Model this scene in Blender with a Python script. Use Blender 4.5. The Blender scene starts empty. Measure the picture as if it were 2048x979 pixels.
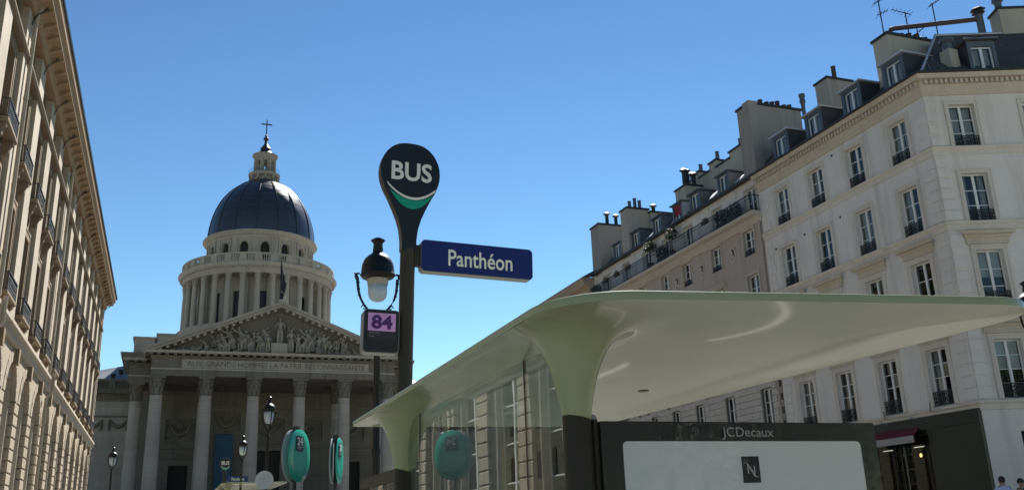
import bpy, bmesh, math, random
from mathutils import Vector, Matrix
from mathutils.geometry import delaunay_2d_cdt
random.seed(7)
R = math.radians
scene = bpy.context.scene
col = scene.collection

# ------------------------------------------------------------------ camera, sky, sun, exposure
EYE = 1.55
YAW, PITCH, ROLL = R(20.67), R(17.42), R(-2.07)
cam_d = bpy.data.cameras.new('camera')
cam_d.sensor_fit = 'HORIZONTAL'; cam_d.sensor_width = 36.0
cam_d.lens = 1830.0 / 2048.0 * 36.0
cam_d.clip_start = 0.05; cam_d.clip_end = 5000
cam = bpy.data.objects.new('camera', cam_d); col.objects.link(cam)
_f = Vector((math.sin(YAW)*math.cos(PITCH), math.cos(YAW)*math.cos(PITCH), math.sin(PITCH)))
_r = Vector((math.cos(YAW), -math.sin(YAW), 0)); _u = _r.cross(_f)
_r2 = _r*math.cos(ROLL) + _u*math.sin(ROLL); _u2 = -_r*math.sin(ROLL) + _u*math.cos(ROLL)
cam.matrix_world = Matrix(((_r2.x,_u2.x,-_f.x,0),(_r2.y,_u2.y,-_f.y,0),(_r2.z,_u2.z,-_f.z,EYE),(0,0,0,1)))
scene.camera = cam

SUN_AZ, SUN_EL = R(31), R(48.5)          # azimuth from the street axis (+Y) towards +X
world = bpy.data.worlds.new('World'); scene.world = world; world.use_nodes = True
wn = world.node_tree.nodes; wl = world.node_tree.links
for n_ in list(wn): wn.remove(n_)
w_out = wn.new('ShaderNodeOutputWorld'); w_bg = wn.new('ShaderNodeBackground'); w_sky = wn.new('ShaderNodeTexSky')
w_sky.sky_type = 'NISHITA'; w_sky.sun_disc = False
w_sky.sun_elevation = SUN_EL; w_sky.sun_rotation = SUN_AZ
w_sky.altitude = 50; w_sky.air_density = 1.3; w_sky.dust_density = 0.0; w_sky.ozone_density = 0.6
w_bg.inputs['Strength'].default_value = 0.063
w_a = wn.new('ShaderNodeVectorMath'); w_a.operation = 'SCALE'; w_a.inputs['Scale'].default_value = 0.1      # film-like contrast of the whole sky
w_g = wn.new('ShaderNodeGamma'); w_g.inputs['Gamma'].default_value = 1.62
w_b = wn.new('ShaderNodeVectorMath'); w_b.operation = 'MULTIPLY'; w_b.inputs[1].default_value = (8.8, 9.9, 9.8)
wl.new(w_sky.outputs[0], w_a.inputs[0]); wl.new(w_a.outputs[0], w_g.inputs['Color']); wl.new(w_g.outputs[0], w_b.inputs[0]); wl.new(w_b.outputs[0], w_bg.inputs['Color']); wl.new(w_bg.outputs[0], w_out.inputs['Surface'])
sun_d = bpy.data.lights.new('sun', 'SUN'); sun_d.energy = 5.0; sun_d.angle = R(0.53); sun_d.color = (1.0, 0.95, 0.87)
sun = bpy.data.objects.new('sun', sun_d); col.objects.link(sun)
sdir = Vector((math.sin(SUN_AZ)*math.cos(SUN_EL), math.cos(SUN_AZ)*math.cos(SUN_EL), math.sin(SUN_EL)))
sun.rotation_euler = sdir.to_track_quat('Z', 'Y').to_euler(); sun.location = (20, -10, 60)
vs = scene.view_settings
vs.view_transform = 'Standard'; vs.look = 'None'; vs.exposure = 1.22; vs.gamma = 1.0; vs.use_curve_mapping = False
scene.cycles.max_bounces = 8; scene.cycles.transparent_max_bounces = 16
scene.cycles.use_denoising = True

# ------------------------------------------------------------------ helpers
W = {}                                   # world matrix of every object made
class MB:
    """collects geometry for ONE mesh object"""
    def __init__(s): s.v = []; s.f = []
    def quad(s, a, b, c, d):
        n = len(s.v); s.v += [tuple(a), tuple(b), tuple(c), tuple(d)]; s.f.append((n, n+1, n+2, n+3)); return s
    def poly(s, pts):
        n = len(s.v); s.v += [tuple(p) for p in pts]; s.f.append(tuple(range(n, n+len(pts)))); return s
    def box(s, x0, x1, y0, y1, z0, z1):
        n = len(s.v)
        s.v += [(x0,y0,z0),(x1,y0,z0),(x1,y1,z0),(x0,y1,z0),(x0,y0,z1),(x1,y0,z1),(x1,y1,z1),(x0,y1,z1)]
        s.f += [tuple(n+i for i in q) for q in ((0,3,2,1),(4,5,6,7),(0,1,5,4),(1,2,6,5),(2,3,7,6),(3,0,4,7))]
        return s
    def obox(s, c, ax, ay, az):
        """box from centre and three half axes"""
        c, ax, ay, az = map(Vector, (c, ax, ay, az)); n = len(s.v)
        for sz in (-1, 1):
            for sx, sy in ((-1,-1),(1,-1),(1,1),(-1,1)):
                s.v.append(tuple(c + ax*sx + ay*sy + az*sz))
        s.f += [tuple(n+i for i in q) for q in ((0,3,2,1),(4,5,6,7),(0,1,5,4),(1,2,6,5),(2,3,7,6),(3,0,4,7))]
        return s
    def bblock(s, x0, x1, y0, y1, z0, z1, b):
        """box whose edges are chamfered by b (a dressed stone)"""
        n = len(s.v)
        for z, i in ((z0, b), (z0+b, 0), (z1-b, 0), (z1, b)):
            s.v += [(x0+i,y0+i,z),(x1-i,y0+i,z),(x1-i,y1-i,z),(x0+i,y1-i,z)]
        s.f.append((n+3,n+2,n+1,n)); s.f.append((n+12,n+13,n+14,n+15))
        for k in range(3):
            for j in range(4):
                a = n+4*k+j; c = n+4*k+(j+1) % 4
                s.f.append((a, c, c+4, a+4))
        return s
    def extrude(s, poly, o, ux, uy, d):
        """2D polygon in plane (ux,uy) at o, extruded by vector d"""
        o, ux, uy, d = map(Vector, (o, ux, uy, d)); n = len(s.v); m = len(poly)
        base = [o + ux*p[0] + uy*p[1] for p in poly]
        s.v += [tuple(p) for p in base] + [tuple(p+d) for p in base]
        s.f.append(tuple(range(n+m-1, n-1, -1))); s.f.append(tuple(range(n+m, n+2*m)))
        for i in range(m):
            j = (i+1) % m; s.f.append((n+i, n+j, n+m+j, n+m+i))
        return s
    def lathe(s, prof, cx=0, cy=0, n=16, a0=0, a1=2*math.pi, cap=True):
        full = abs(a1-a0-2*math.pi) < 1e-6; m = n if full else n+1; b = len(s.v)
        for r, z in prof:
            for i in range(m):
                a = a0+(a1-a0)*i/n; s.v.append((cx+r*math.cos(a), cy+r*math.sin(a), z))
        for k in range(len(prof)-1):
            for i in range(n):
                j = (i+1) % m
                s.f.append((b+k*m+i, b+k*m+j, b+(k+1)*m+j, b+(k+1)*m+i))
        if cap and full:
            if prof[0][0] > 1e-4: s.f.append(tuple(b+i for i in range(m-1, -1, -1)))
            if prof[-1][0] > 1e-4: s.f.append(tuple(b+(len(prof)-1)*m+i for i in range(m)))
        return s
    def tube(s, pts, r, n=6):
        pts = [Vector(p) for p in pts]; b = len(s.v); rr = r if isinstance(r, (list, tuple)) else [r]*len(pts)
        for i, p in enumerate(pts):
            d = (pts[min(i+1, len(pts)-1)] - pts[max(i-1, 0)]).normalized()
            h = Vector((0,0,1)) if abs(d.z) < 0.9 else Vector((1,0,0))
            x = d.cross(h).normalized(); y = d.cross(x)
            for k in range(n):
                a = 2*math.pi*k/n; s.v.append(tuple(p + (x*math.cos(a)+y*math.sin(a))*rr[i]))
        for i in range(len(pts)-1):
            for k in range(n):
                j = (k+1) % n; s.f.append((b+i*n+k, b+i*n+j, b+(i+1)*n+j, b+(i+1)*n+k))
        s.f.append(tuple(b+k for k in range(n))); s.f.append(tuple(b+(len(pts)-1)*n+k for k in range(n-1, -1, -1)))
        return s
    def ball(s, c, rx, ry, rz, n=10, m=7):
        b = len(s.v)
        for i in range(1, m):
            t = math.pi*i/m
            for k in range(n):
                a = 2*math.pi*k/n
                s.v.append((c[0]+rx*math.sin(t)*math.cos(a), c[1]+ry*math.sin(t)*math.sin(a), c[2]+rz*math.cos(t)))
        top = len(s.v); s.v += [(c[0],c[1],c[2]+rz),(c[0],c[1],c[2]-rz)]
        for i in range(m-2):
            for k in range(n):
                j = (k+1) % n; s.f.append((b+i*n+k, b+(i+1)*n+k, b+(i+1)*n+j, b+i*n+j))
        for k in range(n):
            j = (k+1) % n; s.f.append((top, b+k, b+j)); s.f.append((top+1, b+(m-2)*n+j, b+(m-2)*n+k))
        return s
    def ring(s, c, R0, r, axis='y', n=12, m=5, sx=1.0, sz=1.0):
        pts = []
        for i in range(n+1):
            a = 2*math.pi*i/n
            if axis == 'y': pts.append((c[0]+R0*sx*math.cos(a), c[1], c[2]+R0*sz*math.sin(a)))
            elif axis == 'x': pts.append((c[0], c[1]+R0*sx*math.cos(a), c[2]+R0*sz*math.sin(a)))
            else: pts.append((c[0]+R0*math.cos(a), c[1]+R0*math.sin(a), c[2]))
        return s.tube(pts, r, m)
    def mesh(s, name, smooth=False, center=False):
        c = Vector((0,0,0))
        if center and s.v:
            lo = [min(p[i] for p in s.v) for i in range(3)]; hi = [max(p[i] for p in s.v) for i in range(3)]
            c = Vector([(lo[i]+hi[i])/2 for i in range(3)])
        me = bpy.data.meshes.new(name)
        me.from_pydata([(p[0]-c.x, p[1]-c.y, p[2]-c.z) for p in s.v], [], s.f); me.update()
        if smooth: smooth_mesh(me, smooth)
        return (me, c) if center else me

def smooth_mesh(me, ang):
    me.polygons.foreach_set('use_smooth', [True]*len(me.polygons))
    if ang is not True:
        bm = bmesh.new(); bm.from_mesh(me); bmesh.ops.remove_doubles(bm, verts=bm.verts, dist=1e-5)
        lim = R(ang)
        for e in bm.edges:
            e.smooth = not (len(e.link_faces) == 2 and e.calc_face_angle(0) > lim) and len(e.link_faces) == 2
        bm.to_mesh(me); bm.free()

def T(name, label, cat, loc=(0,0,0), group=None, M=None):
    o = bpy.data.objects.new(name, None); col.objects.link(o)
    o.empty_display_size = 0.2
    W[o] = (M.copy() if M is not None else Matrix.Translation(loc)); o.matrix_basis = W[o]
    tag(o, label, cat, group); return o
def tag(o, label=None, cat=None, group=None, kind=None):
    if label: o['label'] = label
    if cat: o['category'] = cat
    if group: o['group'] = group
    if kind: o['kind'] = kind
    return o
def put(name, me, mat, parent, M):
    """link a mesh as an object with world matrix M under parent"""
    o = bpy.data.objects.new(name, me); col.objects.link(o)
    if mat is not None and not me.materials: me.materials.append(mat)
    W[o] = M.copy()
    if parent is not None:
        o.parent = parent; o.matrix_basis = W[parent].inverted() @ M
    else: o.matrix_basis = M
    return o
def part(name, mb, mat, parent, M=None, smooth=False):
    me, c = mb.mesh(name, smooth, True)
    return put(name, me, mat, parent, (M if M is not None else Matrix()) @ Matrix.Translation(c))
def facing(p, n):
    """matrix at p whose local +Y looks along the horizontal outward normal n"""
    return Matrix.Translation(p) @ Matrix.Rotation(math.atan2(n[1], n[0]) - math.pi/2, 4, 'Z')
def copy_tree(o, parent, M, **kw):
    """copy of a thing and its parts, placed with world matrix M"""
    c = o.copy(); col.objects.link(c); c.parent = parent
    W[c] = M.copy(); c.matrix_basis = (W[parent].inverted() @ M) if parent else M
    for ch in list(o.children):
        copy_tree(ch, c, M @ W[o].inverted() @ W[ch])
    for k, v in kw.items(): c[k] = v
    return c
def text_mesh(body, width=None, height=None, bold=0.0, depth=0.004, space=1.0, shear=0.0):
    cu = bpy.data.curves.new('t', 'FONT'); cu.body = body; cu.size = 1.0; cu.offset = bold; cu.extrude = 0.5
    cu.align_x = 'CENTER'; cu.space_character = space; cu.shear = shear; cu.resolution_u = 3
    ob = bpy.data.objects.new('t', cu); col.objects.link(ob)
    dg = bpy.context.evaluated_depsgraph_get()
    me = bpy.data.meshes.new_from_object(ob.evaluated_get(dg))
    bpy.data.objects.remove(ob); bpy.data.curves.remove(cu)
    xs = [v.co.x for v in me.vertices]; ys = [v.co.y for v in me.vertices]
    x0, x1, y0, y1 = min(xs), max(xs), min(ys), max(ys)
    sx = width/(x1-x0) if width else None; sy = height/(y1-y0) if height else None
    sx = sx or sy; sy = sy or sx
    for v in me.vertices:       # letters stand in XZ, readable from -Y
        x, y, z = v.co; v.co = ((x-(x0+x1)/2)*sx, -z*depth*2, (y-(y0+y1)/2)*sy)
    me.update(); return me
def wall_holes(mb, P0, du, n, u0, u1, z0, z1, holes, depth):
    """flat wall with rectangular openings and their reveals"""
    P0, du, n = Vector(P0), Vector(du), Vector(n)
    us = sorted({u0, u1, *[h[0] for h in holes], *[h[1] for h in holes]}); us = [u for u in us if u0 <= u <= u1]
    zs = sorted({z0, z1, *[h[2] for h in holes], *[h[3] for h in holes]}); zs = [z for z in zs if z0 <= z <= z1]
    def P(u, z, d=0): return P0 + du*u + Vector((0,0,z)) - n*d
    for i in range(len(us)-1):
        for j in range(len(zs)-1):
            uc, zc = (us[i]+us[i+1])/2, (zs[j]+zs[j+1])/2
            if any(h[0] < uc < h[1] and h[2] < zc < h[3] for h in holes): continue
            mb.quad(P(us[i],zs[j]), P(us[i+1],zs[j]), P(us[i+1],zs[j+1]), P(us[i],zs[j+1]))
    for a, b, c, d in holes:
        mb.quad(P(a,c), P(a,d), P(a,d,depth), P(a,c,depth)); mb.quad(P(b,c), P(b,d), P(b,d,depth), P(b,c,depth))
        mb.quad(P(a,c), P(b,c), P(b,c,depth), P(a,c,depth)); mb.quad(P(a,d), P(b,d), P(b,d,depth), P(a,d,depth))
    return mb
def profile_run(mb, prof, P0, P1, n):
    """moulding: profile points (out, z) swept from P0 to P1, out along n"""
    P0, P1, n = Vector(P0), Vector(P1), Vector(n)
    return mb.extrude(prof, P0, n, (0,0,1), P1-P0)
def miter_run(mb, prof, path, ns):
    """moulding along a polyline in plan, with mitred corners; ns = outward normal of each leg"""
    b = len(mb.v); m = len(prof); k = len(path)
    for i, p in enumerate(path):
        if i == 0: d = Vector(ns[0])
        elif i == k-1: d = Vector(ns[-1])
        else:
            s_ = Vector(ns[i-1]) + Vector(ns[i]); d = s_ * (2.0/s_.length_squared)
        for q in prof: mb.v.append((p[0]+d.x*q[0], p[1]+d.y*q[0], q[1]))
    for i in range(k-1):
        for j in range(m):
            l = (j+1) % m; mb.f.append((b+i*m+j, b+(i+1)*m+j, b+(i+1)*m+l, b+i*m+l))
    mb.f.append(tuple(b+j for j in range(m))); mb.f.append(tuple(b+(k-1)*m+j for j in range(m-1, -1, -1)))
    return mb

# ------------------------------------------------------------------ materials
def new_mat(name):
    m = bpy.data.materials.new(name); m.use_nodes = True
    nt = m.node_tree; return m, nt.nodes, nt.links, nt.nodes['Principled BSDF']
def plain(name, c, rough=0.6, metal=0.0, var=0.12, scale=3.0, bump=0.0, coat=0.0, spec=0.5):
    m, N, L, p = new_mat(name)
    p.inputs['Roughness'].default_value = rough; p.inputs['Metallic'].default_value = metal
    p.inputs['Coat Weight'].default_value = coat; p.inputs['Coat Roughness'].default_value = 0.04
    p.inputs['Specular IOR Level'].default_value = spec
    geo = N.new('ShaderNodeNewGeometry'); nz = N.new('ShaderNodeTexNoise'); nz.inputs['Scale'].default_value = scale
    nz.inputs['Detail'].default_value = 5; L.new(geo.outputs['Position'], nz.inputs['Vector'])
    mx = N.new('ShaderNodeMix'); mx.data_type = 'RGBA'
    mx.inputs[6].default_value = (*[x*(1-var) for x in c], 1); mx.inputs[7].default_value = (*[min(1, x*(1+var)) for x in c], 1)
    L.new(nz.outputs['Fac'], mx.inputs[0]); L.new(mx.outputs[2], p.inputs['Base Color'])
    if bump:
        b = N.new('ShaderNodeBump'); b.inputs['Strength'].default_value = bump; b.inputs['Distance'].default_value = 0.02
        L.new(nz.outputs['Fac'], b.inputs['Height']); L.new(b.outputs[0], p.inputs['Normal'])
    return m
def stone(name, c, dark, grain=6.0, streak=0.5, patch=0.35, bump=0.3, joint=None, joint_axis='x', jcol=0.6):
    """weathered masonry: base c, dirt colour dark, vertical run marks, patches, optional ashlar joints (length, height)"""
    m, N, L, p = new_mat(name)
    p.inputs['Roughness'].default_value = 0.9; p.inputs['Specular IOR Level'].default_value = 0.25
    geo = N.new('ShaderNodeNewGeometry')
    def noise(scale, det=6, vec=None):
        n_ = N.new('ShaderNodeTexNoise'); n_.inputs['Scale'].default_value = scale; n_.inputs['Detail'].default_value = det
        n_.inputs['Roughness'].default_value = 0.62
        L.new(vec or geo.outputs['Position'], n_.inputs['Vector']); return n_
    mp = N.new('ShaderNodeMapping'); mp.inputs['Scale'].default_value = (1.6, 1.6, 0.09)
    L.new(geo.outputs['Position'], mp.inputs['Vector'])
    st = noise(1.2, 6, mp.outputs[0]); pt = noise(0.35, 5); gr = noise(grain, 8)
    def ramp(src, a, b):
        r_ = N.new('ShaderNodeMapRange'); r_.inputs[1].default_value = a; r_.inputs[2].default_value = b
        L.new(src.outputs['Fac'], r_.inputs[0]); return r_
    rs = ramp(st, 0.5, 0.78); rp = ramp(pt, 0.42, 0.75)
    def mix(fac_node, amt, A, B, typ='MIX'):
        mm = N.new('ShaderNodeMath'); mm.operation = 'MULTIPLY'; mm.inputs[1].default_value = amt
        L.new(fac_node.outputs[0], mm.inputs[0])
        x = N.new('ShaderNodeMix'); x.data_type = 'RGBA'; x.blend_type = typ; L.new(mm.outputs[0], x.inputs[0])
        for s_, i in ((A, 6), (B, 7)):
            if isinstance(s_, tuple): x.inputs[i].default_value = (*s_, 1)
            else: L.new(s_, x.inputs[i])
        return x.outputs[2]
    cc = mix(rp, patch, c, tuple(0.5*(c[i]+dark[i])*(1.08 if i == 0 else 1.0) for i in range(3)))
    cc = mix(rs, streak, cc, dark)
    rg = ramp(gr, 0.3, 0.75); cc = mix(rg, 0.22, cc, tuple(x*0.55 for x in c))
    h = gr.outputs['Fac']
    if joint:
        sep = N.new('ShaderNodeSeparateXYZ'); L.new(geo.outputs['Position'], sep.inputs[0])
        cmb = N.new('ShaderNodeCombineXYZ')
        if joint_axis == 'xy':
            ad = N.new('ShaderNodeMath'); ad.operation = 'ADD'; L.new(sep.outputs['X'], ad.inputs[0]); L.new(sep.outputs['Y'], ad.inputs[1])
            L.new(ad.outputs[0], cmb.inputs[0])
        else: L.new(sep.outputs['X' if joint_axis == 'x' else 'Y'], cmb.inputs[0])
        L.new(sep.outputs['Z'], cmb.inputs[1])
        br = N.new('ShaderNodeTexBrick'); br.inputs['Scale'].default_value = 1.0
        br.inputs['Brick Width'].default_value = joint[0]; br.inputs['Row Height'].default_value = joint[1]
        br.inputs['Mortar Size'].default_value = 0.012 if len(joint) < 3 else joint[2]; br.inputs['Bias'].default_value = 0
        br.inputs['Color1'].default_value = (1,1,1,1); br.inputs['Color2'].default_value = (0.86,0.86,0.86,1); br.inputs['Mortar'].default_value = (jcol,jcol,jcol,1)
        L.new(cmb.outputs[0], br.inputs['Vector'])
        x = N.new('ShaderNodeMix'); x.data_type = 'RGBA'; x.blend_type = 'MULTIPLY'; x.inputs[0].default_value = 1
        L.new(cc, x.inputs[6]); L.new(br.outputs['Color'], x.inputs[7]); cc = x.outputs[2]
    L.new(cc, p.inputs['Base Color'])
    b = N.new('ShaderNodeBump'); b.inputs['Strength'].default_value = bump; b.inputs['Distance'].default_value = 0.03
    L.new(h, b.inputs['Height']); L.new(b.outputs[0], p.inputs['Normal'])
    return m
def glass(name, tint=(0.8,0.85,0.85), ior=1.5, wave=0.0, rough=0.0, wscale=2.0):
    m, N, L, p = new_mat(name); N.remove(p); out = N['Material Output']
    tr = N.new('ShaderNodeBsdfTransparent'); tr.inputs[0].default_value = (*tint, 1)
    gl = N.new('ShaderNodeBsdfGlossy'); gl.inputs['Roughness'].default_value = rough
    fr = N.new('ShaderNodeFresnel')
    bf = N.new('ShaderNodeNewGeometry'); mr = N.new('ShaderNodeMapRange'); mr.inputs[3].default_value = ior; mr.inputs[4].default_value = 1.0/ior
    L.new(bf.outputs['Backfacing'], mr.inputs[0]); L.new(mr.outputs[0], fr.inputs['IOR'])      # a thin sheet reflects alike from both sides
    mx = N.new('ShaderNodeMixShader'); L.new(fr.outputs[0], mx.inputs[0]); L.new(tr.outputs[0], mx.inputs[1]); L.new(gl.outputs[0], mx.inputs[2])
    L.new(mx.outputs[0], out.inputs['Surface'])
    if wave:
        geo = N.new('ShaderNodeNewGeometry'); nz = N.new('ShaderNodeTexNoise'); nz.inputs['Scale'].default_value = wscale; nz.inputs['Detail'].default_value = 1
        L.new(geo.outputs['Position'], nz.inputs['Vector'])
        b = N.new('ShaderNodeBump'); b.inputs['Strength'].default_value = 1.0; b.inputs['Distance'].default_value = wave
        L.new(nz.outputs['Fac'], b.inputs['Height']); L.new(b.outputs[0], gl.inputs['Normal'])
    return m
def emit(name, c, s):
    m, N, L, p = new_mat(name); p.inputs['Base Color'].default_value = (*c, 1)
    p.inputs['Emission Color'].default_value = (*c, 1); p.inputs['Emission Strength'].default_value = s; return m

M = {}
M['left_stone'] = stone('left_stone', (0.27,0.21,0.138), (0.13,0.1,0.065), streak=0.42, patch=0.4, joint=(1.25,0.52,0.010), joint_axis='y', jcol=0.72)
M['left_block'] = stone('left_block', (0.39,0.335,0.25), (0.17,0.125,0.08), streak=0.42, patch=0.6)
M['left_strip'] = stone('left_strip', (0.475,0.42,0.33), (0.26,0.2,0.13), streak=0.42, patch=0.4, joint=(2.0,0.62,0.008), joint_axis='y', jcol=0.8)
M['left_trim'] = stone('left_trim', (0.255,0.198,0.13), (0.08,0.06,0.04), streak=0.6, patch=0.5)  # weathered trim, with shade of window bays and balconies darkened into it
M['reveal_stone'] = stone('reveal_stone', (0.42,0.345,0.24), (0.2,0.15,0.1), streak=0.35, patch=0.4)
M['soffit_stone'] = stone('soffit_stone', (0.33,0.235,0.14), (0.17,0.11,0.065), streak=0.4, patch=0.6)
M['left_infill'] = stone('left_infill', (0.36,0.29,0.2), (0.2,0.15,0.1), streak=0.3)
M['cream'] = stone('cream', (0.77,0.735,0.68), (0.34,0.30,0.25), grain=9, streak=0.5, patch=0.4, bump=0.15)
M['cream_trim'] = stone('cream_trim', (0.71,0.655,0.575), (0.38,0.32,0.25), grain=9, streak=0.4, patch=0.35, bump=0.15)
M['cream_cornice'] = stone('cream_cornice', (0.60,0.535,0.425), (0.34,0.27,0.18), grain=9, streak=0.4, patch=0.5, bump=0.2)
M['pink'] = stone('pink', (0.50,0.43,0.375), (0.32,0.25,0.21), grain=7, streak=0.55, patch=0.6, bump=0.2)
M['pink_trim'] = stone('pink_trim', (0.58,0.53,0.46), (0.36,0.30,0.24), streak=0.4)
M['frieze_rose'] = stone('frieze_rose', (0.42,0.31,0.245), (0.28,0.19,0.15), grain=14, streak=0.3, patch=0.5, bump=0.5)
M['ashlar'] = stone('ashlar', (0.58,0.54,0.485), (0.40,0.355,0.30), streak=0.25, patch=0.4)
M['mortar'] = plain('mortar', (0.16,0.14,0.12), 0.95)
M['far_stone'] = stone('far_stone', (0.44,0.36,0.26), (0.25,0.19,0.13), streak=0.5, joint=(1.2,0.5), joint_axis='y')
M['temple'] = stone('temple', (0.37,0.352,0.32), (0.14,0.13,0.12), grain=2.2, streak=0.5, patch=0.45, bump=0.4, joint=(2.4,0.85,0.018), joint_axis='xy', jcol=0.7)
M['temple_col'] = stone('temple_col', (0.35,0.335,0.305), (0.14,0.132,0.12), grain=1.8, streak=0.45, patch=0.45, bump=0.4, joint=(60,1.35,0.02), joint_axis='xy', jcol=0.72)
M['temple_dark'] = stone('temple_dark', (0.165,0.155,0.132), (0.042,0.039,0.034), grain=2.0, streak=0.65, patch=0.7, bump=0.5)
M['drum'] = stone('drum', (0.38,0.358,0.318), (0.17,0.158,0.14), grain=1.6, streak=0.5, patch=0.5, bump=0.3)
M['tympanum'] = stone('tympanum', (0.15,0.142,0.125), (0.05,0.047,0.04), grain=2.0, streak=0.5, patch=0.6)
M['relief'] = stone('relief', (0.31,0.295,0.26), (0.12,0.112,0.1), grain=4.0, streak=0.6, patch=0.8, bump=0.5)
M['temple_shade'] = stone('temple_shade', (0.20,0.188,0.162), (0.08,0.075,0.064), grain=1.5, streak=0.5, patch=0.6, joint=(2.2,0.8,0.02), joint_axis='x', jcol=0.7)  # darker temple stone: porch and niche shade put into the colour
M['interior'] = plain('interior', (0.03,0.028,0.026), 0.9)  # near-black fill: the darkness of unlit rooms is put into the colour
M['curtain'] = plain('curtain', (0.62,0.61,0.58), 0.95, var=0.2, scale=9)
M['white_paint'] = plain('white_paint', (0.74,0.74,0.72), 0.45, var=0.06, scale=5)
M['blue_white'] = plain('blue_white', (0.62,0.68,0.74), 0.4, var=0.06)
M['dark_paint'] = plain('dark_paint', (0.03,0.034,0.036), 0.4)
M['pane'] = glass('pane', (0.80,0.84,0.84), 1.55)
M['shelter_glass'] = glass('shelter_glass', (0.72,0.79,0.77), 1.75, wave=0.0005, wscale=2.0)
M['panel_glass'] = glass('panel_glass', (0.95,0.97,0.97), 1.2)
M['shop_glass'] = glass('shop_glass', (0.5,0.52,0.5), 1.4)
M['iron'] = plain('iron', (0.018,0.018,0.02), 0.45, var=0.3, scale=20)
M['lead'] = plain('lead', (0.058,0.068,0.088), 0.33, metal=0.55, var=0.35, scale=0.5, bump=0.25)
M['lead_dark'] = plain('lead_dark', (0.03,0.034,0.045), 0.5, metal=0.3, var=0.3)
M['zinc'] = plain('zinc', (0.46,0.48,0.51), 0.5, metal=0.35, var=0.2, scale=2)
M['zinc_dark'] = plain('zinc_dark', (0.10,0.12,0.145), 0.5, metal=0.35, var=0.35, scale=2.5)
M['slate'] = plain('slate', (0.088,0.092,0.102), 0.95, spec=0.0, var=0.4, scale=6, bump=0.05)
M['roof_grey'] = plain('roof_grey', (0.17,0.18,0.2), 0.6, var=0.25, scale=1.5)
M['slate_side'] = plain('slate_side', (0.03,0.034,0.042), 0.6, var=0.4, scale=9, bump=0.3)
M['gutter'] = plain('gutter', (0.018,0.02,0.022), 0.5, var=0.3)
M['render_grey'] = stone('render_grey', (0.33,0.31,0.29), (0.16,0.15,0.14), grain=6, streak=0.65, patch=0.7, bump=0.2)
M['render_cream'] = stone('render_cream', (0.42,0.40,0.345), (0.26,0.235,0.2), grain=6, streak=0.5, patch=0.5, bump=0.2)
M['terracotta'] = plain('terracotta', (0.06,0.038,0.032), 0.8, var=0.4, scale=15)
M['rust'] = plain('rust', (0.055,0.036,0.034), 0.65, var=0.4, scale=12)
M['canopy'] = plain('canopy', (0.345,0.39,0.228), 0.26, var=0.08, scale=2.5, coat=0.28, spec=0.15)
M['post_dark'] = plain('post_dark', (0.045,0.038,0.026), 0.5, var=0.15, scale=8, spec=0.3)
M['black_gloss'] = plain('black_gloss', (0.012,0.014,0.011), 0.35, var=0.1, coat=0.0)
M['poster'] = plain('poster', (0.82,0.80,0.775), 0.7, var=0.03, scale=1.5)
M['print_grey'] = plain('print_grey', (0.36,0.36,0.34), 0.5, var=0.03)
M['print_white'] = plain('print_white', (0.72,0.72,0.70), 0.5, var=0.02)
M['print_black'] = plain('print_black', (0.012,0.012,0.013), 0.4, var=0.02)
M['disc_black'] = plain('disc_black', (0.011,0.012,0.013), 0.32, var=0.05)
M['sign_green'] = plain('sign_green', (0.0,0.30,0.20), 0.45, var=0.03)
M['sign_blue'] = plain('sign_blue', (0.006,0.014,0.13), 0.3, var=0.05)
M['sign_rim'] = plain('sign_rim', (0.20,0.205,0.21), 0.35, metal=0.3, var=0.05)
M['lilac'] = plain('lilac', (0.60,0.30,0.68), 0.5, var=0.02)
M['violet'] = plain('violet', (0.075,0.012,0.16), 0.5, var=0.02)
M['panel_navy'] = plain('panel_navy', (0.02,0.02,0.035), 0.4, var=0.05)
M['faint_grey'] = plain('faint_grey', (0.12,0.12,0.15), 0.5, var=0.02)
M['teal'] = plain('teal', (0.012,0.40,0.30), 0.3, var=0.06, coat=0.25)
M['teal_back'] = plain('teal_back', (0.46,0.50,0.50), 0.4, var=0.05)
M['navy_print'] = plain('navy_print', (0.012,0.02,0.06), 0.5, var=0.02)
M['lamp_iron'] = plain('lamp_iron', (0.009,0.010,0.010), 0.42, var=0.2, scale=12, spec=0.35)
M['lamp_glass'] = plain('lamp_glass', (0.46,0.55,0.61), 0.12, var=0.08, scale=6, coat=0.5)
M['lamp_lining'] = plain('lamp_lining', (0.42,0.37,0.28), 0.5)
M['shop_green'] = plain('shop_green', (0.006,0.015,0.012), 0.35, var=0.25, scale=1.5)
M['awning_red'] = plain('awning_red', (0.13,0.014,0.016), 0.8, var=0.2)
M['awning_white'] = plain('awning_white', (0.36,0.34,0.32), 0.8, var=0.1)
M['lamp_glow'] = emit('lamp_glow', (1.0,0.66,0.25), 3.0)
M['tube_glow'] = emit('tube_glow', (1.0,0.95,0.85), 0.9)
M['banner_blue'] = plain('banner_blue', (0.012,0.085,0.17), 0.6, var=0.35, scale=0.5)
M['flag'] = plain('flag', (0.02,0.022,0.035), 0.7, var=0.4, scale=0.8)
M['leaf'] = plain('leaf', (0.05,0.085,0.025), 0.6, var=0.5, scale=9)
M['leaf_dark'] = plain('leaf_dark', (0.022,0.032,0.014), 0.7, var=0.5, scale=9)
M['planter'] = plain('planter', (0.045,0.035,0.03), 0.8, var=0.3)
M['blind_red'] = plain('blind_red', (0.30,0.02,0.03), 0.8, var=0.15)
M['forecourt'] = plain('forecourt', (0.17,0.162,0.15), 0.9, var=0.2, scale=0.3)
M['asphalt'] = plain('asphalt', (0.055,0.054,0.053), 0.9, var=0.25, scale=12, bump=0.3)
M['paving'] = stone('paving', (0.36,0.34,0.305), (0.2,0.19,0.17), grain=8, streak=0.1, joint=(1.0,0.6,0.01), joint_axis='x')
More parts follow.
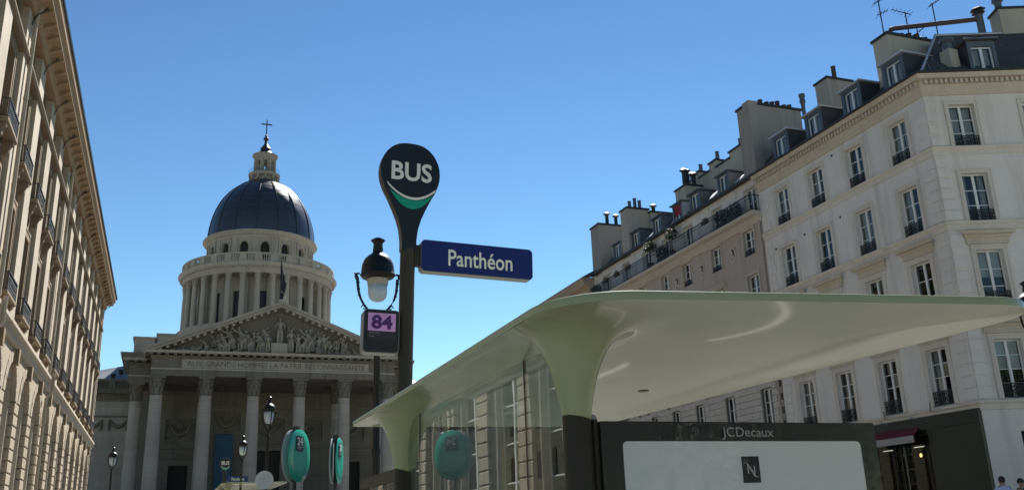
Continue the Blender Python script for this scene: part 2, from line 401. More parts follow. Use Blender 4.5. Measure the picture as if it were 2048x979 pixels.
M['pavement_asphalt'] = plain('pavement_asphalt', (0.13,0.125,0.118), 0.9, var=0.25, scale=6, bump=0.2)
M['kerb'] = plain('kerb', (0.34,0.33,0.31), 0.85, var=0.2)
M['line_white'] = plain('line_white', (0.7,0.7,0.68), 0.7, var=0.1)
M['skin'] = plain('skin', (0.36,0.22,0.16), 0.55, var=0.05)
M['hair'] = plain('hair', (0.022,0.017,0.014), 0.6, var=0.2, scale=30)
M['shirt_blue'] = plain('shirt_blue', (0.50,0.56,0.76), 0.85, var=0.08, scale=6)
M['shirt_dark'] = plain('shirt_dark', (0.03,0.03,0.035), 0.85, var=0.1)
M['trousers'] = plain('trousers', (0.045,0.05,0.07), 0.85, var=0.15)

# ------------------------------------------------------------------ ground (all below the frame, but it lights the scene)
def gz(x, y): return 0.01*y + (0.07*min(x-15.2, 10.0) if x > 15.2 else 0.0)
def sheet(name, xs, ys, dz, mat):
    mb = MB(); nx, ny = len(xs), len(ys)
    for y in ys:
        for x in xs: mb.v.append((x, y, gz(x, y)+dz))
    for j in range(ny-1):
        for i in range(nx-1): a = j*nx+i; mb.f.append((a, a+1, a+nx+1, a+nx))
    return tag(part(name, mb, mat, None), kind='structure')
sheet('ground', [-1500,-300,-60,-6,5,15.2,25.2,60,300,1500], [-1200,-200,-40,0,40,80,120,200,1500], -0.14, M['forecourt'])
sheet('road', [4.9,15.0], [-60,0,60,112], -0.13, M['asphalt'])
sheet('pavement_left', [-9,4.7], [-60,0,60,112], 0.0, M['pavement_asphalt'])
sheet('pavement_right', [15.4,25.2,28.5], [-60,0,60,112], 0.0, M['paving'])
for nm, xa, xb in (('kerb_left', 4.7, 4.95), ('kerb_right', 15.15, 15.4)):
    mb = MB(); mb.extrude([(xa,-0.2),(xb,-0.2),(xb,0.003),(xa,0.003)], (0,-60,-0.6), (1,0,0), (0,0,1), (0,172,1.72))
    tag(part(nm, mb, M['kerb'], None), kind='structure')
mb = MB()
for k in range(18):
    y = -20+k*6.5; mb.quad((9.9,y,gz(9.9,y)-0.125),(10.05,y,gz(10,y)-0.125),(10.05,y+3,gz(10,y+3)-0.125),(9.9,y+3,gz(10,y+3)-0.125))
tag(part('road_marking', mb, M['line_white'], None), kind='structure')

# ------------------------------------------------------------------ bus shelter
def pchip(xs, ys, x):
    if x <= xs[0]: return ys[0]
    for i in range(len(xs)-1):
        if x <= xs[i+1]:
            t = (x-xs[i])/(xs[i+1]-xs[i]); t = t*t*(3-2*t)*0.5 + t*0.5
            return ys[i]*(1-t)+ys[i+1]*t
    return ys[-1]
def round_poly(pts, rads, seg=10):
    out = []; n = len(pts)
    for i in range(n):
        p, a, b = Vector(pts[i]), Vector(pts[i-1]), Vector(pts[(i+1) % n]); r = rads[i]
        d1, d2 = (a-p).normalized(), (b-p).normalized()
        ang = math.acos(max(-1, min(1, d1.dot(d2)))); t = r/math.tan(ang/2)
        s, e = p+d1*t, p+d2*t; c = p+(d1+d2).normalized()*(r/math.sin(ang/2))
        a0 = math.atan2(s.y-c.y, s.x-c.x); a1 = math.atan2(e.y-c.y, e.x-c.x)
        while a1-a0 > math.pi: a1 -= 2*math.pi
        while a1-a0 < -math.pi: a1 += 2*math.pi
        for k in range(seg+1):
            q = a0+(a1-a0)*k/seg; out.append((c.x+r*math.cos(q), c.y+r*math.sin(q)))
    return out
COLS = ((2.10, 4.66), (2.075, 8.6)); DOWN = ((3.69, 6.80), (3.74, 8.42))
OUTLINE = round_poly([(1.765,9.58),(1.775,4.05),(4.66,3.60),(4.50,9.45)], [0.08,0.50,0.36,0.25], 14)
def dens(poly, step):
    out = []
    for i, p in enumerate(poly):
        q = poly[(i+1) % len(poly)]; L_ = math.hypot(q[0]-p[0], q[1]-p[1]); k = max(1, int(L_/step))
        for j in range(k): out.append((p[0]+(q[0]-p[0])*j/k, p[1]+(q[1]-p[1])*j/k))
    return out
def edge_dist(x, y, poly):
    best = 9
    for i in range(len(poly)):
        ax, ay = poly[i-1]; bx, by = poly[i]; dx, dy = bx-ax, by-ay; l2 = dx*dx+dy*dy or 1e-9
        t = max(0, min(1, ((x-ax)*dx+(y-ay)*dy)/l2)); best = min(best, math.hypot(x-ax-t*dx, y-ay-t*dy))
    return best
def under(x, y, d):
    """height of the canopy's underside: thin rim, soft belly, ridge over the glass, two trumpets"""
    s = min(1.0, d/0.55); s = s*s*(3-2*s); q = min(1.0, d/1.1); q = q*q*(3-2*q)
    ridge = 0.085*math.exp(-((x-2.09)/0.26)**2) * min(1, max(0, (y-4.0)/0.7)) * min(1, max(0, (9.4-y)/0.5))
    z = 2.652 - 0.013*q - ridge*s
    f = 0
    for cx, cy in COLS:
        r = math.hypot(x-cx, y-cy); f += 0.47*math.exp(-(r-0.078)/0.075) if r > 0.07 else 0.47
    rim = min(1, d/0.06)
    return z - f*(0.25+0.75*rim)
def shelter_meshes():
    rim = dens(OUTLINE, 0.06); pts = [Vector(p) for p in rim]; nb = len(pts)
    edges = [(i, (i+1) % nb) for i in range(nb)]
    inset = []
    radii = [0.078,0.082,0.088,0.096,0.106,0.118,0.132,0.15,0.17,0.195,0.225,0.26,0.30,0.35,0.41,0.48,0.56]
    for cx, cy in COLS:
        for j, r in enumerate(radii):
            n = 40; base = len(pts); keep = []
            for k in range(n):
                a = 2*math.pi*(k+0.5*(j % 2))/n; p = (cx+r*math.cos(a), cy+r*math.sin(a))
                if r < 0.3 or edge_dist(*p, rim) > 0.035 and 1.8 < p[0] and p[1] > 3.7 and p[1] < 9.54: pts.append(Vector(p)); keep.append(k)
            if j == 0: edges += [(base+k, base+(k+1) % n) for k in range(n)]
    for off in (0.02, 0.05, 0.09, 0.15, 0.22):
        cxm = (sum(p[0] for p in rim)/nb, sum(p[1] for p in rim)/nb)
        for i in range(0, nb, 1 if off < 0.1 else 2):
            a, b = Vector(rim[i-1]), Vector(rim[(i+1) % nb]); t = (b-a).normalized(); nrm = Vector((-t.y, t.x))
            if nrm.dot(Vector(cxm)-Vector(rim[i])) < 0: nrm = -nrm
            p = Vector(rim[i])+nrm*off
            if min(math.hypot(p.x-c[0], p.y-c[1]) for c in COLS) > 0.32: pts.append(p)
    y = 3.7; st = 0.075
    while y < 9.5:
        x = 1.8
        while x < 4.65:
            p = Vector((x+random.uniform(-.006,.006), y+random.uniform(-.006,.006)))
            if edge_dist(p.x, p.y, rim) > 0.24 and min(math.hypot(p.x-c[0], p.y-c[1]) for c in COLS) > 0.59: pts.append(p)
            x += st
        y += st
    v2, e2, f2, *_ = delaunay_2d_cdt(pts, edges, [], 0, 1e-5)
    def inside(p):
        c = False
        for i in range(nb):
            a, b = rim[i-1], rim[i]
            if (a[1] > p[1]) != (b[1] > p[1]) and p[0] < (b[0]-a[0])*(p[1]-a[1])/(b[1]-a[1])+a[0]: c = not c
        return c
    dist = [edge_dist(p[0], p[1], rim) for p in v2]
    mb = MB(); mb.v = [(p[0], p[1], under(p[0], p[1], d)) for p, d in zip(v2, dist)]
    for f in f2:
        c = (sum(v2[i][0] for i in f)/3, sum(v2[i][1] for i in f)/3)
        if not inside(c) or min(math.hypot(c[0]-q[0], c[1]-q[1]) for q in COLS) < 0.0765: continue
        mb.f.append(tuple(f))
    # rim band and top deck
    top = MB(); k = len(rim)
    levels = [(0.0, 2.6515), (-0.0, 2.688), (0.004, 2.696), (0.014, 2.7), (0.3, 2.706)]
    cxm = Vector((sum(p[0] for p in rim)/k, sum(p[1] for p in rim)/k))
    for off, z in levels:
        for i in range(k):
            a, b = Vector(rim[i-1]), Vector(rim[(i+1) % k]); t = (b-a).normalized(); nrm = Vector((-t.y, t.x))
            if nrm.dot(cxm-Vector(rim[i])) < 0: nrm = -nrm
            p = Vector(rim[i])+nrm*off; top.v.append((p.x, p.y, z))
    for j in range(len(levels)-1):
        for i in range(k):
            l = (i+1) % k; top.f.append((j*k+i, j*k+l, (j+1)*k+l, (j+1)*k+i))
    top.f.append(tuple((len(levels)-1)*k+i for i in range(k)))
    return mb, top
under_mb, top_mb = shelter_meshes()
def make_shelter():
    base = Vector((3.1, 6.6, gz(3, 6.6)))
    t = T('bus_shelter', 'glass bus shelter with glossy pale green leaf-like canopy beside the advertising panel', 'bus shelter', base)
    can = part('canopy', top_mb, M['canopy'], t, smooth=35)
    part('underside', under_mb, M['canopy'], can, smooth=True)
    for cx, cy in DOWN:
        m = MB(); z = under(cx, cy, 1.0)
        m.lathe([(0.0, z-0.001), (0.032, z-0.001), (0.045, z-0.004), (0.05, z+0.01)], cx, cy, 20)
        part('downlight', m, M['black_gloss'], can, smooth=40)
    for cx, cy in COLS:                    # dark sleeve under the green trumpet
        m = MB(); g = gz(cx, cy)
        m.lathe([(0.10, g), (0.10, g+0.05), (0.079, g+0.07), (0.079, 2.172), (0.074, 2.18)], cx, cy, 28)
        part('column', m, M['post_dark'], t, smooth=40)
    # glass wall along the pavement edge, three panes, black seams
    gx = 2.1
    for y0, y1 in ((4.77, 5.42), (5.43, 8.05), (8.06, 8.5)):
        m = MB(); z1 = 2.562
        n = 14
        rows = []
        for i in range(n+1):
            y = y0+(y1-y0)*i/n; zt = under(gx, y, 0.33)+0.012; rows.append((y, zt))
        for i in range(n):
            for sx in (-0.005, 0.005):
                m.quad((gx+sx, rows[i][0], 0.32), (gx+sx, rows[i+1][0], 0.32), (gx+sx, rows[i+1][0], rows[i+1][1]), (gx+sx, rows[i][0], rows[i][1]))
        g = part('pane', m, M['shelter_glass'], t)
    m = MB(); m.box(gx-0.02, gx+0.02, 4.74, 8.52, gz(2,6)+0.02, 0.31); part('sill_rail', m, M['post_dark'], t)
    for ys in (5.425, 8.055):
        m = MB(); m.box(gx-0.007, gx+0.007, ys-0.006, ys+0.006, 0.3, under(gx, ys, 0.33)+0.004); part('seam', m, M['black_gloss'], t)
    # low end screen beyond the far column
    m = MB(); m.box(2.04, 2.12, 8.72, 10.5, 2.06, 2.17); m.box(2.02, 2.14, 10.4, 10.5, 0.12, 2.06); m.box(2.03, 2.13, 8.72, 10.4, 0.12, 0.3)
    e = part('end_screen', m, M['post_dark'], t)
    m = MB(); m.box(2.055, 2.065, 8.72, 10.4, 0.3, 2.06); part('pane', m, M['panel_glass'], e)
    m = MB(); m.box(2.075, 2.085, 8.72, 10.4, 0.3, 2.06); part('backing', m, M['black_gloss'], e)
    # bench
    m = MB(); m.box(2.25, 2.65, 5.6, 7.7, 0.44, 0.50); b = part('bench', m, M['post_dark'], t)
    for y in (5.9, 7.4):
        m = MB(); m.box(2.38, 2.5, y-0.04, y+0.04, 0.06, 0.44); part('leg', m, M['post_dark'], b)
    # advertising case at the near end, facing the camera
    y0 = 4.60; x0, x1, zt, zb = 2.215, 4.075, 2.118, 0.30
    m = MB(); m.bblock(x0, x1, y0, y0+0.17, zb, zt, 0.006); a = part('advertising_case', m, M['black_gloss'], t)
    pp = [(p[0], p[1]) for p in round_poly([(2.342,0.42),(3.95,0.42),(3.95,2.008),(2.342,2.008)], [0.03]*4, 5)]
    m = MB(); m.extrude(pp, (0, y0-0.004, 0), (1,0,0), (0,0,1), (0,0.003,0)); part('poster', m, M['poster'], a)
    m = MB(); m.box(x0+0.01, x1-0.01, y0-0.017, y0-0.011, zb+0.01, zt-0.01); part('pane', m, M['panel_glass'], a)
    put('lettering', text_mesh('JCDecaux', width=0.352, height=0.072, bold=0.008, depth=0.0015), M['print_grey'], a, Matrix.Translation((3.156, y0-0.0065, 2.052)))
    m = MB(); m.box(3.092, 3.208, y0-0.007, y0-0.0045, 1.775, 1.922); lg = part('logo', m, M['print_black'], a)
    # white N with curved tails
    m = MB(); S = lambda u, v: (3.150+u*0.052, y0-0.0075, 1.849+v*0.052)
    def stroke(pts, ws):
        for i in range(len(pts)-1):
            (ax, az), (bx, bz) = pts[i], pts[i+1]; dx, dz = bx-ax, bz-az; l = math.hypot(dx, dz); nx, nz = -dz/l, dx/l
            w0, w1 = ws[i], ws[i+1]
            m.quad(S(ax+nx*w0, az+nz*w0), S(bx+nx*w1, bz+nz*w1), S(bx-nx*w1, bz-nz*w1), S(ax-nx*w0, az-nz*w0))
    stroke([(-0.42,-0.42),(-0.42,0.55)], [0.055,0.055]); stroke([(0.42,0.42),(0.42,-0.55)], [0.055,0.055])
    stroke([(-0.80,0.80),(-0.55,0.70),(-0.30,0.42),(0.0,-0.02),(0.30,-0.45),(0.42,-0.55)], [0.01,0.04,0.09,0.10,0.09,0.05])
    stroke([(-0.42,0.55),(-0.22,0.2),(0.1,-0.3),(0.38,-0.66),(0.60,-0.78),(0.85,-0.80)], [0.05,0.085,0.085,0.07,0.04,0.01])
    part('letter', m, M['print_white'], lg)
    m = MB(); m.box(2.19, 2.213, y0+0.03, y0+0.14, 0.25, 2.13); part('side_rail', m, M['post_dark'], a)
    m = MB(); m.lathe([(0.0,2.13),(0.02,2.13),(0.024,2.14),(0.015,2.155),(0.0,2.16)], 2.20, y0+0.06, 12); part('cap_bolt', m, M['zinc'], a, smooth=40)
    return t
shelter = make_shelter()

# ------------------------------------------------------------------ bus stop totem on the shelter's far column
def make_totem(label):
    L0 = Matrix.Translation((2.085, 8.6, 2.69)) @ Matrix.Rotation(R(1.25), 4, 'Y')
    t = T('bus_stop_totem', label, 'bus stop', M=L0, group='bus stop totems')
    zc = 5.10-2.69
    prof = [(4.28,0.0745),(4.39,0.076),(4.51,0.092),(4.61,0.121),(4.71,0.162),(4.78,0.195),(4.84,0.225),(4.92,0.268),(5.0,0.299),(5.06,0.312),(5.12,0.316),(5.18,0.311),(5.24,0.296),(5.30,0.268),(5.34,0.241),(5.38,0.203),(5.405,0.168),(5.425,0.126),(5.437,0.078),(5.441,0.03)]
    prof = [(z-2.69, w) for z, w in prof]
    zz = []
    for i in range(len(prof)-1):
        k = 3
        for j in range(k): s = j/k; zz.append((prof[i][0]*(1-s)+prof[i+1][0]*s, prof[i][1]*(1-s)+prof[i+1][1]*s))
    zz.append(prof[-1])
    pl = [(w, z) for z, w in zz] + [(-w, z) for z, w in reversed(zz)]
    pm = MB(); pm.lathe([(0.085,0.0),(0.085,0.03),(0.0745,0.05),(0.0745,4.30-2.69)], 0, 0, 24)
    part('pole', pm, M['post_dark'], t, L0, smooth=40)
    hb = MB()      # teardrop head: body with rounded edge
    n = len(pl)
    for y, s in ((-0.062,0.965),(-0.056,0.99),(-0.04,1.0),(0.04,1.0),(0.056,0.99),(0.062,0.965)):
        for x, z in pl:
            cz = zc; w = abs(x); hb.v.append((x*s if w > 0.08 else x*(s*0.5+0.5), y, cz+(z-cz)*s if z > zc-0.3 else z))
    for j in range(5):
        for i in range(n-1): hb.f.append((j*n+i, j*n+i+1, (j+1)*n+i+1, (j+1)*n+i))
        hb.f.append((j*n+n-1, j*n, (j+1)*n, (j+1)*n+n-1))
    hb.f.append(tuple(range(n-1, -1, -1))); hb.f.append(tuple(5*n+i for i in range(n)))
    hd = part('sign_head', hb, M['disc_black'], t, L0, smooth=30)
    for side in (1, -1):
        LF = L0 @ (Matrix() if side == 1 else Matrix.Rotation(math.pi, 4, 'Z'))
        put('lettering', text_mesh('BUS', width=0.425, height=0.205, bold=0.022, depth=0.002), M['print_white'], hd, LF @ Matrix.Translation((0.012, -0.0655, zc+0.02)))
        S = lambda zx, zy: ((zx-296)*0.0025, -0.0645, zc-(zy-187)*0.0025)
        def arc(a, b, sag, n=18):
            return [(a[0]+(b[0]-a[0])*i/n, a[1]+(b[1]-a[1])*i/n + sag*(1-(2*i/n-1)**2)) for i in range(n+1)]
        up = arc((198,230),(402,246),52); lo = arc((203,244),(400,258),50)
        m = MB()
        for i in range(18): m.quad(S(*up[i]), S(*up[i+1]), S(*lo[i+1]), S(*lo[i]))
        part('white_smile', m, M['print_white'], hd, LF)
        up = arc((211,263),(389,276),34); lo = arc((213,268),(388,279),68)
        m = MB()
        for i in range(18): m.quad(S(*up[i]), S(*up[i+1]), S(*lo[i+1]), S(*lo[i]))
        part('green_smile', m, M['sign_green'], hd, LF)
    # name board on an arm to the right
    def board(x0, x1, z0, z1, y0, y1, r, mat, name, rimw):
        q = round_poly([(x0,z0),(x1,z0),(x1,z1),(x0,z1)], [r]*4, 6)
        m = MB(); m.extrude(q, (0,y0,0), (1,0,0), (0,0,1), (0,y1-y0,0)); b = part(name, m, M['sign_rim'], t, L0)
        q2 = round_poly([(x0+rimw,z0+rimw),(x1-rimw,z0+rimw),(x1-rimw,z1-rimw),(x0+rimw,z1-rimw)], [max(0.004, r-rimw)]*4, 6)
        m = MB(); m.extrude(q2, (0,y0-0.006,0), (1,0,0), (0,0,1), (0,0.0055,0)); f = part('face', m, mat, b, L0)
        return b
    nb = board(0.125, 1.325, 1.385, 1.715, -0.06, 0.055, 0.045, M['sign_blue'], 'name_board', 0.004)
    m = MB(); m.box(0.07, 0.126, -0.03, 0.03, 1.44, 1.66); part('arm', m, M['post_dark'], nb, L0)
    put('lettering', text_mesh('Panthéon', width=0.69, height=0.172, bold=0.011, depth=0.002), M['print_white'], nb, L0 @ Matrix.Translation((0.752, -0.0685, 1.545)))
    # route box on the left
    rb = board(-0.435, -0.082, 0.53, 0.955, -0.075, 0.065, 0.04, M['disc_black'], 'route_box', 0.008)
    m = MB(); m.box(-0.084, -0.06, -0.03, 0.03, 0.60, 0.88); part('arm', m, M['post_dark'], rb, L0)
    m = MB(); m.box(-0.392, -0.122, -0.0835, -0.0815, 0.742, 0.918); part('route_plate', m, M['lilac'], rb, L0)
    m = MB(); m.box(-0.392, -0.122, -0.0835, -0.0815, 0.655, 0.741); part('direction_plate', m, M['panel_navy'], rb, L0)
    put('lettering', text_mesh('84', width=0.205, height=0.138, bold=0.035, depth=0.0015), M['violet'], rb, L0 @ Matrix.Translation((-0.257, -0.0855, 0.829)))
    for z0, ws in ((0.722, (0.05,0.045)), (0.690, (0.055,))):      # two faint lines, too small to read
        m = MB(); x = -0.380
        for w in ws: m.box(x, x+w, -0.0846, -0.0836, z0-0.006, z0+0.006); x += w+0.008
        part('faint_line', m, M['faint_grey'], rb, L0)
    return t
totem = make_totem('tall black BUS totem with the large blue Panthéon name board and purple 84 box')

# ------------------------------------------------------------------ street lamps
def make_lamp(name, label, x, y, wide, height=6.04):
    g = gz(x, y); t = T(name, label, 'street lamp', (x, y, g), 'street lamps along the pavements')
    o = Matrix.Translation((x, y, g)); h = height
    m = MB(); m.lathe([(0.20,0),(0.20,0.12),(0.16,0.18),(0.14,0.55),(0.11,0.62),(0.085,1.0),(0.072,1.1),(0.06,2.6),(0.075,2.66),(0.055,2.72),(0.05,h-1.42),(0.075,h-1.38),(0.03,h-1.30),(0.012,h-1.2)], 0, 0, 14)
    part('post', m, M['lamp_iron'], t, o, smooth=40)
    if wide:
        m = MB(); m.lathe([(0.255,h-0.66),(0.285,h-0.62),(0.27,h-0.60),(0.262,h-0.52),(0.25,h-0.44),(0.215,h-0.36),(0.16,h-0.30),(0.12,h-0.275),(0.085,h-0.26)], 0, 0, 26)
        m.lathe([(0.0,h-0.685),(0.20,h-0.685),(0.235,h-0.67),(0.255,h-0.66)], 0, 0, 26)
        part('hood', m, M['lamp_iron'], t, o, smooth=40)
        m = MB(); m.lathe([(0.12,h-0.30),(0.10,h-0.25),(0.082,h-0.23),(0.085,h-0.20),(0.072,h-0.10),(0.085,h-0.07),(0.115,h-0.045),(0.112,h-0.03),(0.06,h-0.025),(0.06,h),(0.0,h+0.004)], 0, 0, 18)
        part('finial', m, M['lamp_iron'], t, o, smooth=40)
        m = MB(); m.lathe([(0.17,h-0.69),(0.168,h-0.74),(0.158,h-0.80)], 0, 0, 22, cap=False); part('collar', m, M['lamp_lining'], t, o, smooth=40)
        m = MB(); m.lathe([(0.157,h-0.78),(0.153,h-0.92),(0.135,h-0.99),(0.095,h-1.035),(0.04,h-1.055),(0.0,h-1.058)], 0, 0, 22); part('globe', m, M['lamp_glass'], t, o, smooth=True)
        for a in (-0.05, math.pi-0.05):
            ca, sa = math.cos(a), math.sin(a); m = MB()
            pts = [(0.29,h-0.60),(0.37,h-0.615),(0.345,h-0.645),(0.322,h-0.70)]
            m.tube([(r*ca, r*sa, z) for r, z in pts], [0.018,0.022,0.03,0.03], 7)
            pts = [(0.322,h-0.68),(0.312,h-0.80),(0.30,h-0.9),(0.265,h-1.02),(0.21,h-1.12),(0.15,h-1.19),(0.05,h-1.25),(0.0,h-1.28)]
            m.tube([(r*ca, r*sa, z) for r, z in pts], [0.026,0.024,0.022,0.019,0.019,0.018,0.022,0.03], 7)
            for r, z, s in ((0.318,h-0.75,0.033),(0.306,h-0.86,0.03),(0.29,h-0.96,0.026)):
                m.ball((r*ca, r*sa, z), s, s, s*0.7, 7, 5)
            sc = [(0.21+0.045*math.cos(q)*(1-q/9), h-1.155+0.05*math.sin(q)*(1-q/9)) for q in [i*0.7 for i in range(9)]]
            m.tube([(r*ca, r*sa, z) for r, z in sc], 0.011, 5)
            part('arm', m, M['lamp_iron'], t, o, smooth=50)
    else:
        m = MB(); m.lathe([(0.20,h-0.56),(0.235,h-0.52),(0.235,h-0.46),(0.21,h-0.39),(0.15,h-0.32),(0.085,h-0.28)], 0, 0, 20); m.lathe([(0,h-0.575),(0.2,h-0.56)], 0, 0, 20, cap=False)
        part('hood', m, M['lamp_iron'], t, o, smooth=40)
        m = MB(); m.lathe([(0.09,h-0.30),(0.06,h-0.24),(0.062,h-0.10),(0.085,h-0.07),(0.05,h-0.04),(0.045,h),(0,h+0.01)], 0, 0, 14); part('finial', m, M['lamp_iron'], t, o, smooth=40)
        m = MB(); m.lathe([(0.165,h-0.56),(0.16,h-0.74),(0.135,h-0.88),(0.09,h-0.95),(0.0,h-0.97)], 0, 0, 18); part('globe', m, M['lamp_glass'], t, o, smooth=True)
        for a in (0.3, 0.3+math.pi/2, 0.3+math.pi, 0.3+1.5*math.pi):
            ca, sa = math.cos(a), math.sin(a); m = MB()
            m.tube([(r*ca, r*sa, z) for r, z in ((0.235,h-0.5),(0.23,h-0.62),(0.19,h-0.95),(0.10,h-1.08),(0.04,h-1.2),(0.0,h-1.3))], 0.017, 5); part('arm', m, M['lamp_iron'], t, o, smooth=50)
    return t
make_lamp('street_lamp', 'black iron street lamp with domed hood and glass globe behind the 84 box', 2.96, 14.0, True)
make_lamp('street_lamp', 'black street lamp cut off at the right edge of the picture', 16.56, 13.62, True, 6.04-0.09)
make_lamp('street_lamp', 'tall black street lamp standing just left of the nearer teal oval sign', 3.17, 32.7, False)
make_lamp('street_lamp', 'small black street lamp rising above the far blue name board', 3.36, 46.6, False)
make_lamp('street_lamp', 'smallest street lamp, alone before the temple side wall at left', -2.68, 53.0, False)

# ------------------------------------------------------------------ oval route signs on posts
def make_oval(label, x, y, z, h, w, phi):
    g = gz(x, y); n = Vector((math.sin(phi), -math.cos(phi), 0)); L0 = Matrix.Translation((x, y, g)) @ Matrix.Rotation(phi, 4, 'Z')
    t = T('oval_route_sign', label, 'route sign', M=L0, group='teal oval route signs'); zc = z-g
    m = MB(); m.lathe([(0.09,0),(0.09,0.02),(0.022,0.05),(0.022,zc+h/2+0.02)], 0, 0.024, 12); m.box(-0.03, 0.03, -0.004, 0.052, zc+h/2-0.03, zc+h/2+0.035)
    part('post', m, M['iron'], t, L0, smooth=40)
    N_ = 36
    def oval(yo, s, dx=0):
        return [((w/2)*s*math.copysign(abs(math.cos(2*math.pi*i/N_))**0.9, math.cos(2*math.pi*i/N_))+dx, yo, zc+(h/2)*s*math.copysign(abs(math.sin(2*math.pi*i/N_))**0.92, math.sin(2*math.pi*i/N_))) for i in range(N_)]
    def disc(y0, y1, name, mat, dx):
        m = MB(); rings = [oval(y0, 0.0, dx), oval(y0, 0.6, dx), oval(y0, 0.985, dx), oval(y0+0.003, 1.0, dx), oval(y1, 1.0, dx), oval(y1, 0.0, dx)]
        for r_ in rings: m.v += r_
        for j in range(5):
            for i in range(N_): k = (i+1) % N_; m.f.append((j*N_+i, j*N_+k, (j+1)*N_+k, (j+1)*N_+i))
        return part(name, m, mat, t, L0, smooth=45)
    f = disc(-0.028, -0.019, 'front_disc', M['teal'], 0.0)
    disc(0.050, 0.057, 'back_disc', M['teal_back'], 0.0)
    m = MB(); m.box(-w*0.17-0.02, w*0.17-0.02, -0.0355, -0.0335, zc+h*0.08, zc+h*0.37); pl = part('number_plate', m, M['navy_print'], f, L0)
    put('lettering', text_mesh('24', width=w*0.27, height=h*0.15, bold=0.02, depth=0.001), M['print_white'], pl, L0 @ Matrix.Translation((-0.02, -0.0375, zc+h*0.27)))
    for k in range(2):
        zk = zc+h*(0.165-0.035*k); m = MB(); m.box(-0.02-w*0.12, -0.02+w*(0.11-0.05*k), -0.0375, -0.0365, zk-h*0.008, zk+h*0.008); part('faint_line', m, M['print_grey'], pl, L0)
    return t
make_oval('wider teal oval route sign numbered 24, left of the pair before the temple', 1.262, 9.86, 2.385, 0.53, 0.47, R(56))
make_oval('narrower teal oval route sign turned almost edge-on, nearest the shelter', 1.905, 11.2, 2.44, 0.53, 0.47, R(70))
# round traffic sign on the tall lamp post, seen from behind
t = T('traffic_sign', 'round grey back of a traffic sign on the tall lamp post', 'traffic sign', (3.13, 32.55, gz(3, 32.6)))
m = MB()
zc = 3.52
for yo, s in ((0.0,0.0),(0.0,0.97),(-0.01,1.0),(-0.025,1.0),(-0.025,0.94),(-0.018,0.9),(-0.018,0.0)):
    for i in range(28): a = 2*math.pi*i/28; m.v.append((3.10+0.30*s*math.cos(a), 32.55+yo, zc+0.30*s*math.sin(a)))
for j in range(6):
    for i in range(28): k = (i+1) % 28; m.f.append((j*28+i, j*28+k, (j+1)*28+k, (j+1)*28+i))
part('disc', m, M['teal_back'], t, smooth=40)
m = MB(); m.box(3.0, 3.26, 32.50, 32.53, zc+0.05, zc+0.09); m.box(3.0, 3.26, 32.50, 32.53, zc-0.09, zc-0.05); part('clamp', m, M['zinc'], t)

# ------------------------------------------------------------------ second stop further up the street
far_M = Matrix.Translation((2.64, 48.0, 3.2)) @ Matrix.Rotation(R(1.0), 4, 'Y') @ Matrix.Scale(0.86, 4)
copy_tree(totem, None, far_M, label='distant tiny BUS totem with small blue name board before the blue banner')
t = T('bus_shelter', 'distant bus shelter of which only the pale canopy top shows', 'bus shelter', (3.3, 48.5, gz(3.3, 48.5)))
sh = Matrix.Translation((0.55, 40.0, 1.42))
can = part('canopy', top_mb, M['canopy'], t, sh, smooth=35); part('underside', under_mb, M['canopy'], can, sh, smooth=True)
for cx, cy in COLS:
    m = MB(); m.lathe([(0.1,gz(3,48)),(0.079,gz(3,48)+0.1),(0.079,2.18+1.42)], cx+0.55, cy+40.0, 16); part('column', m, M['post_dark'], t, smooth=40)

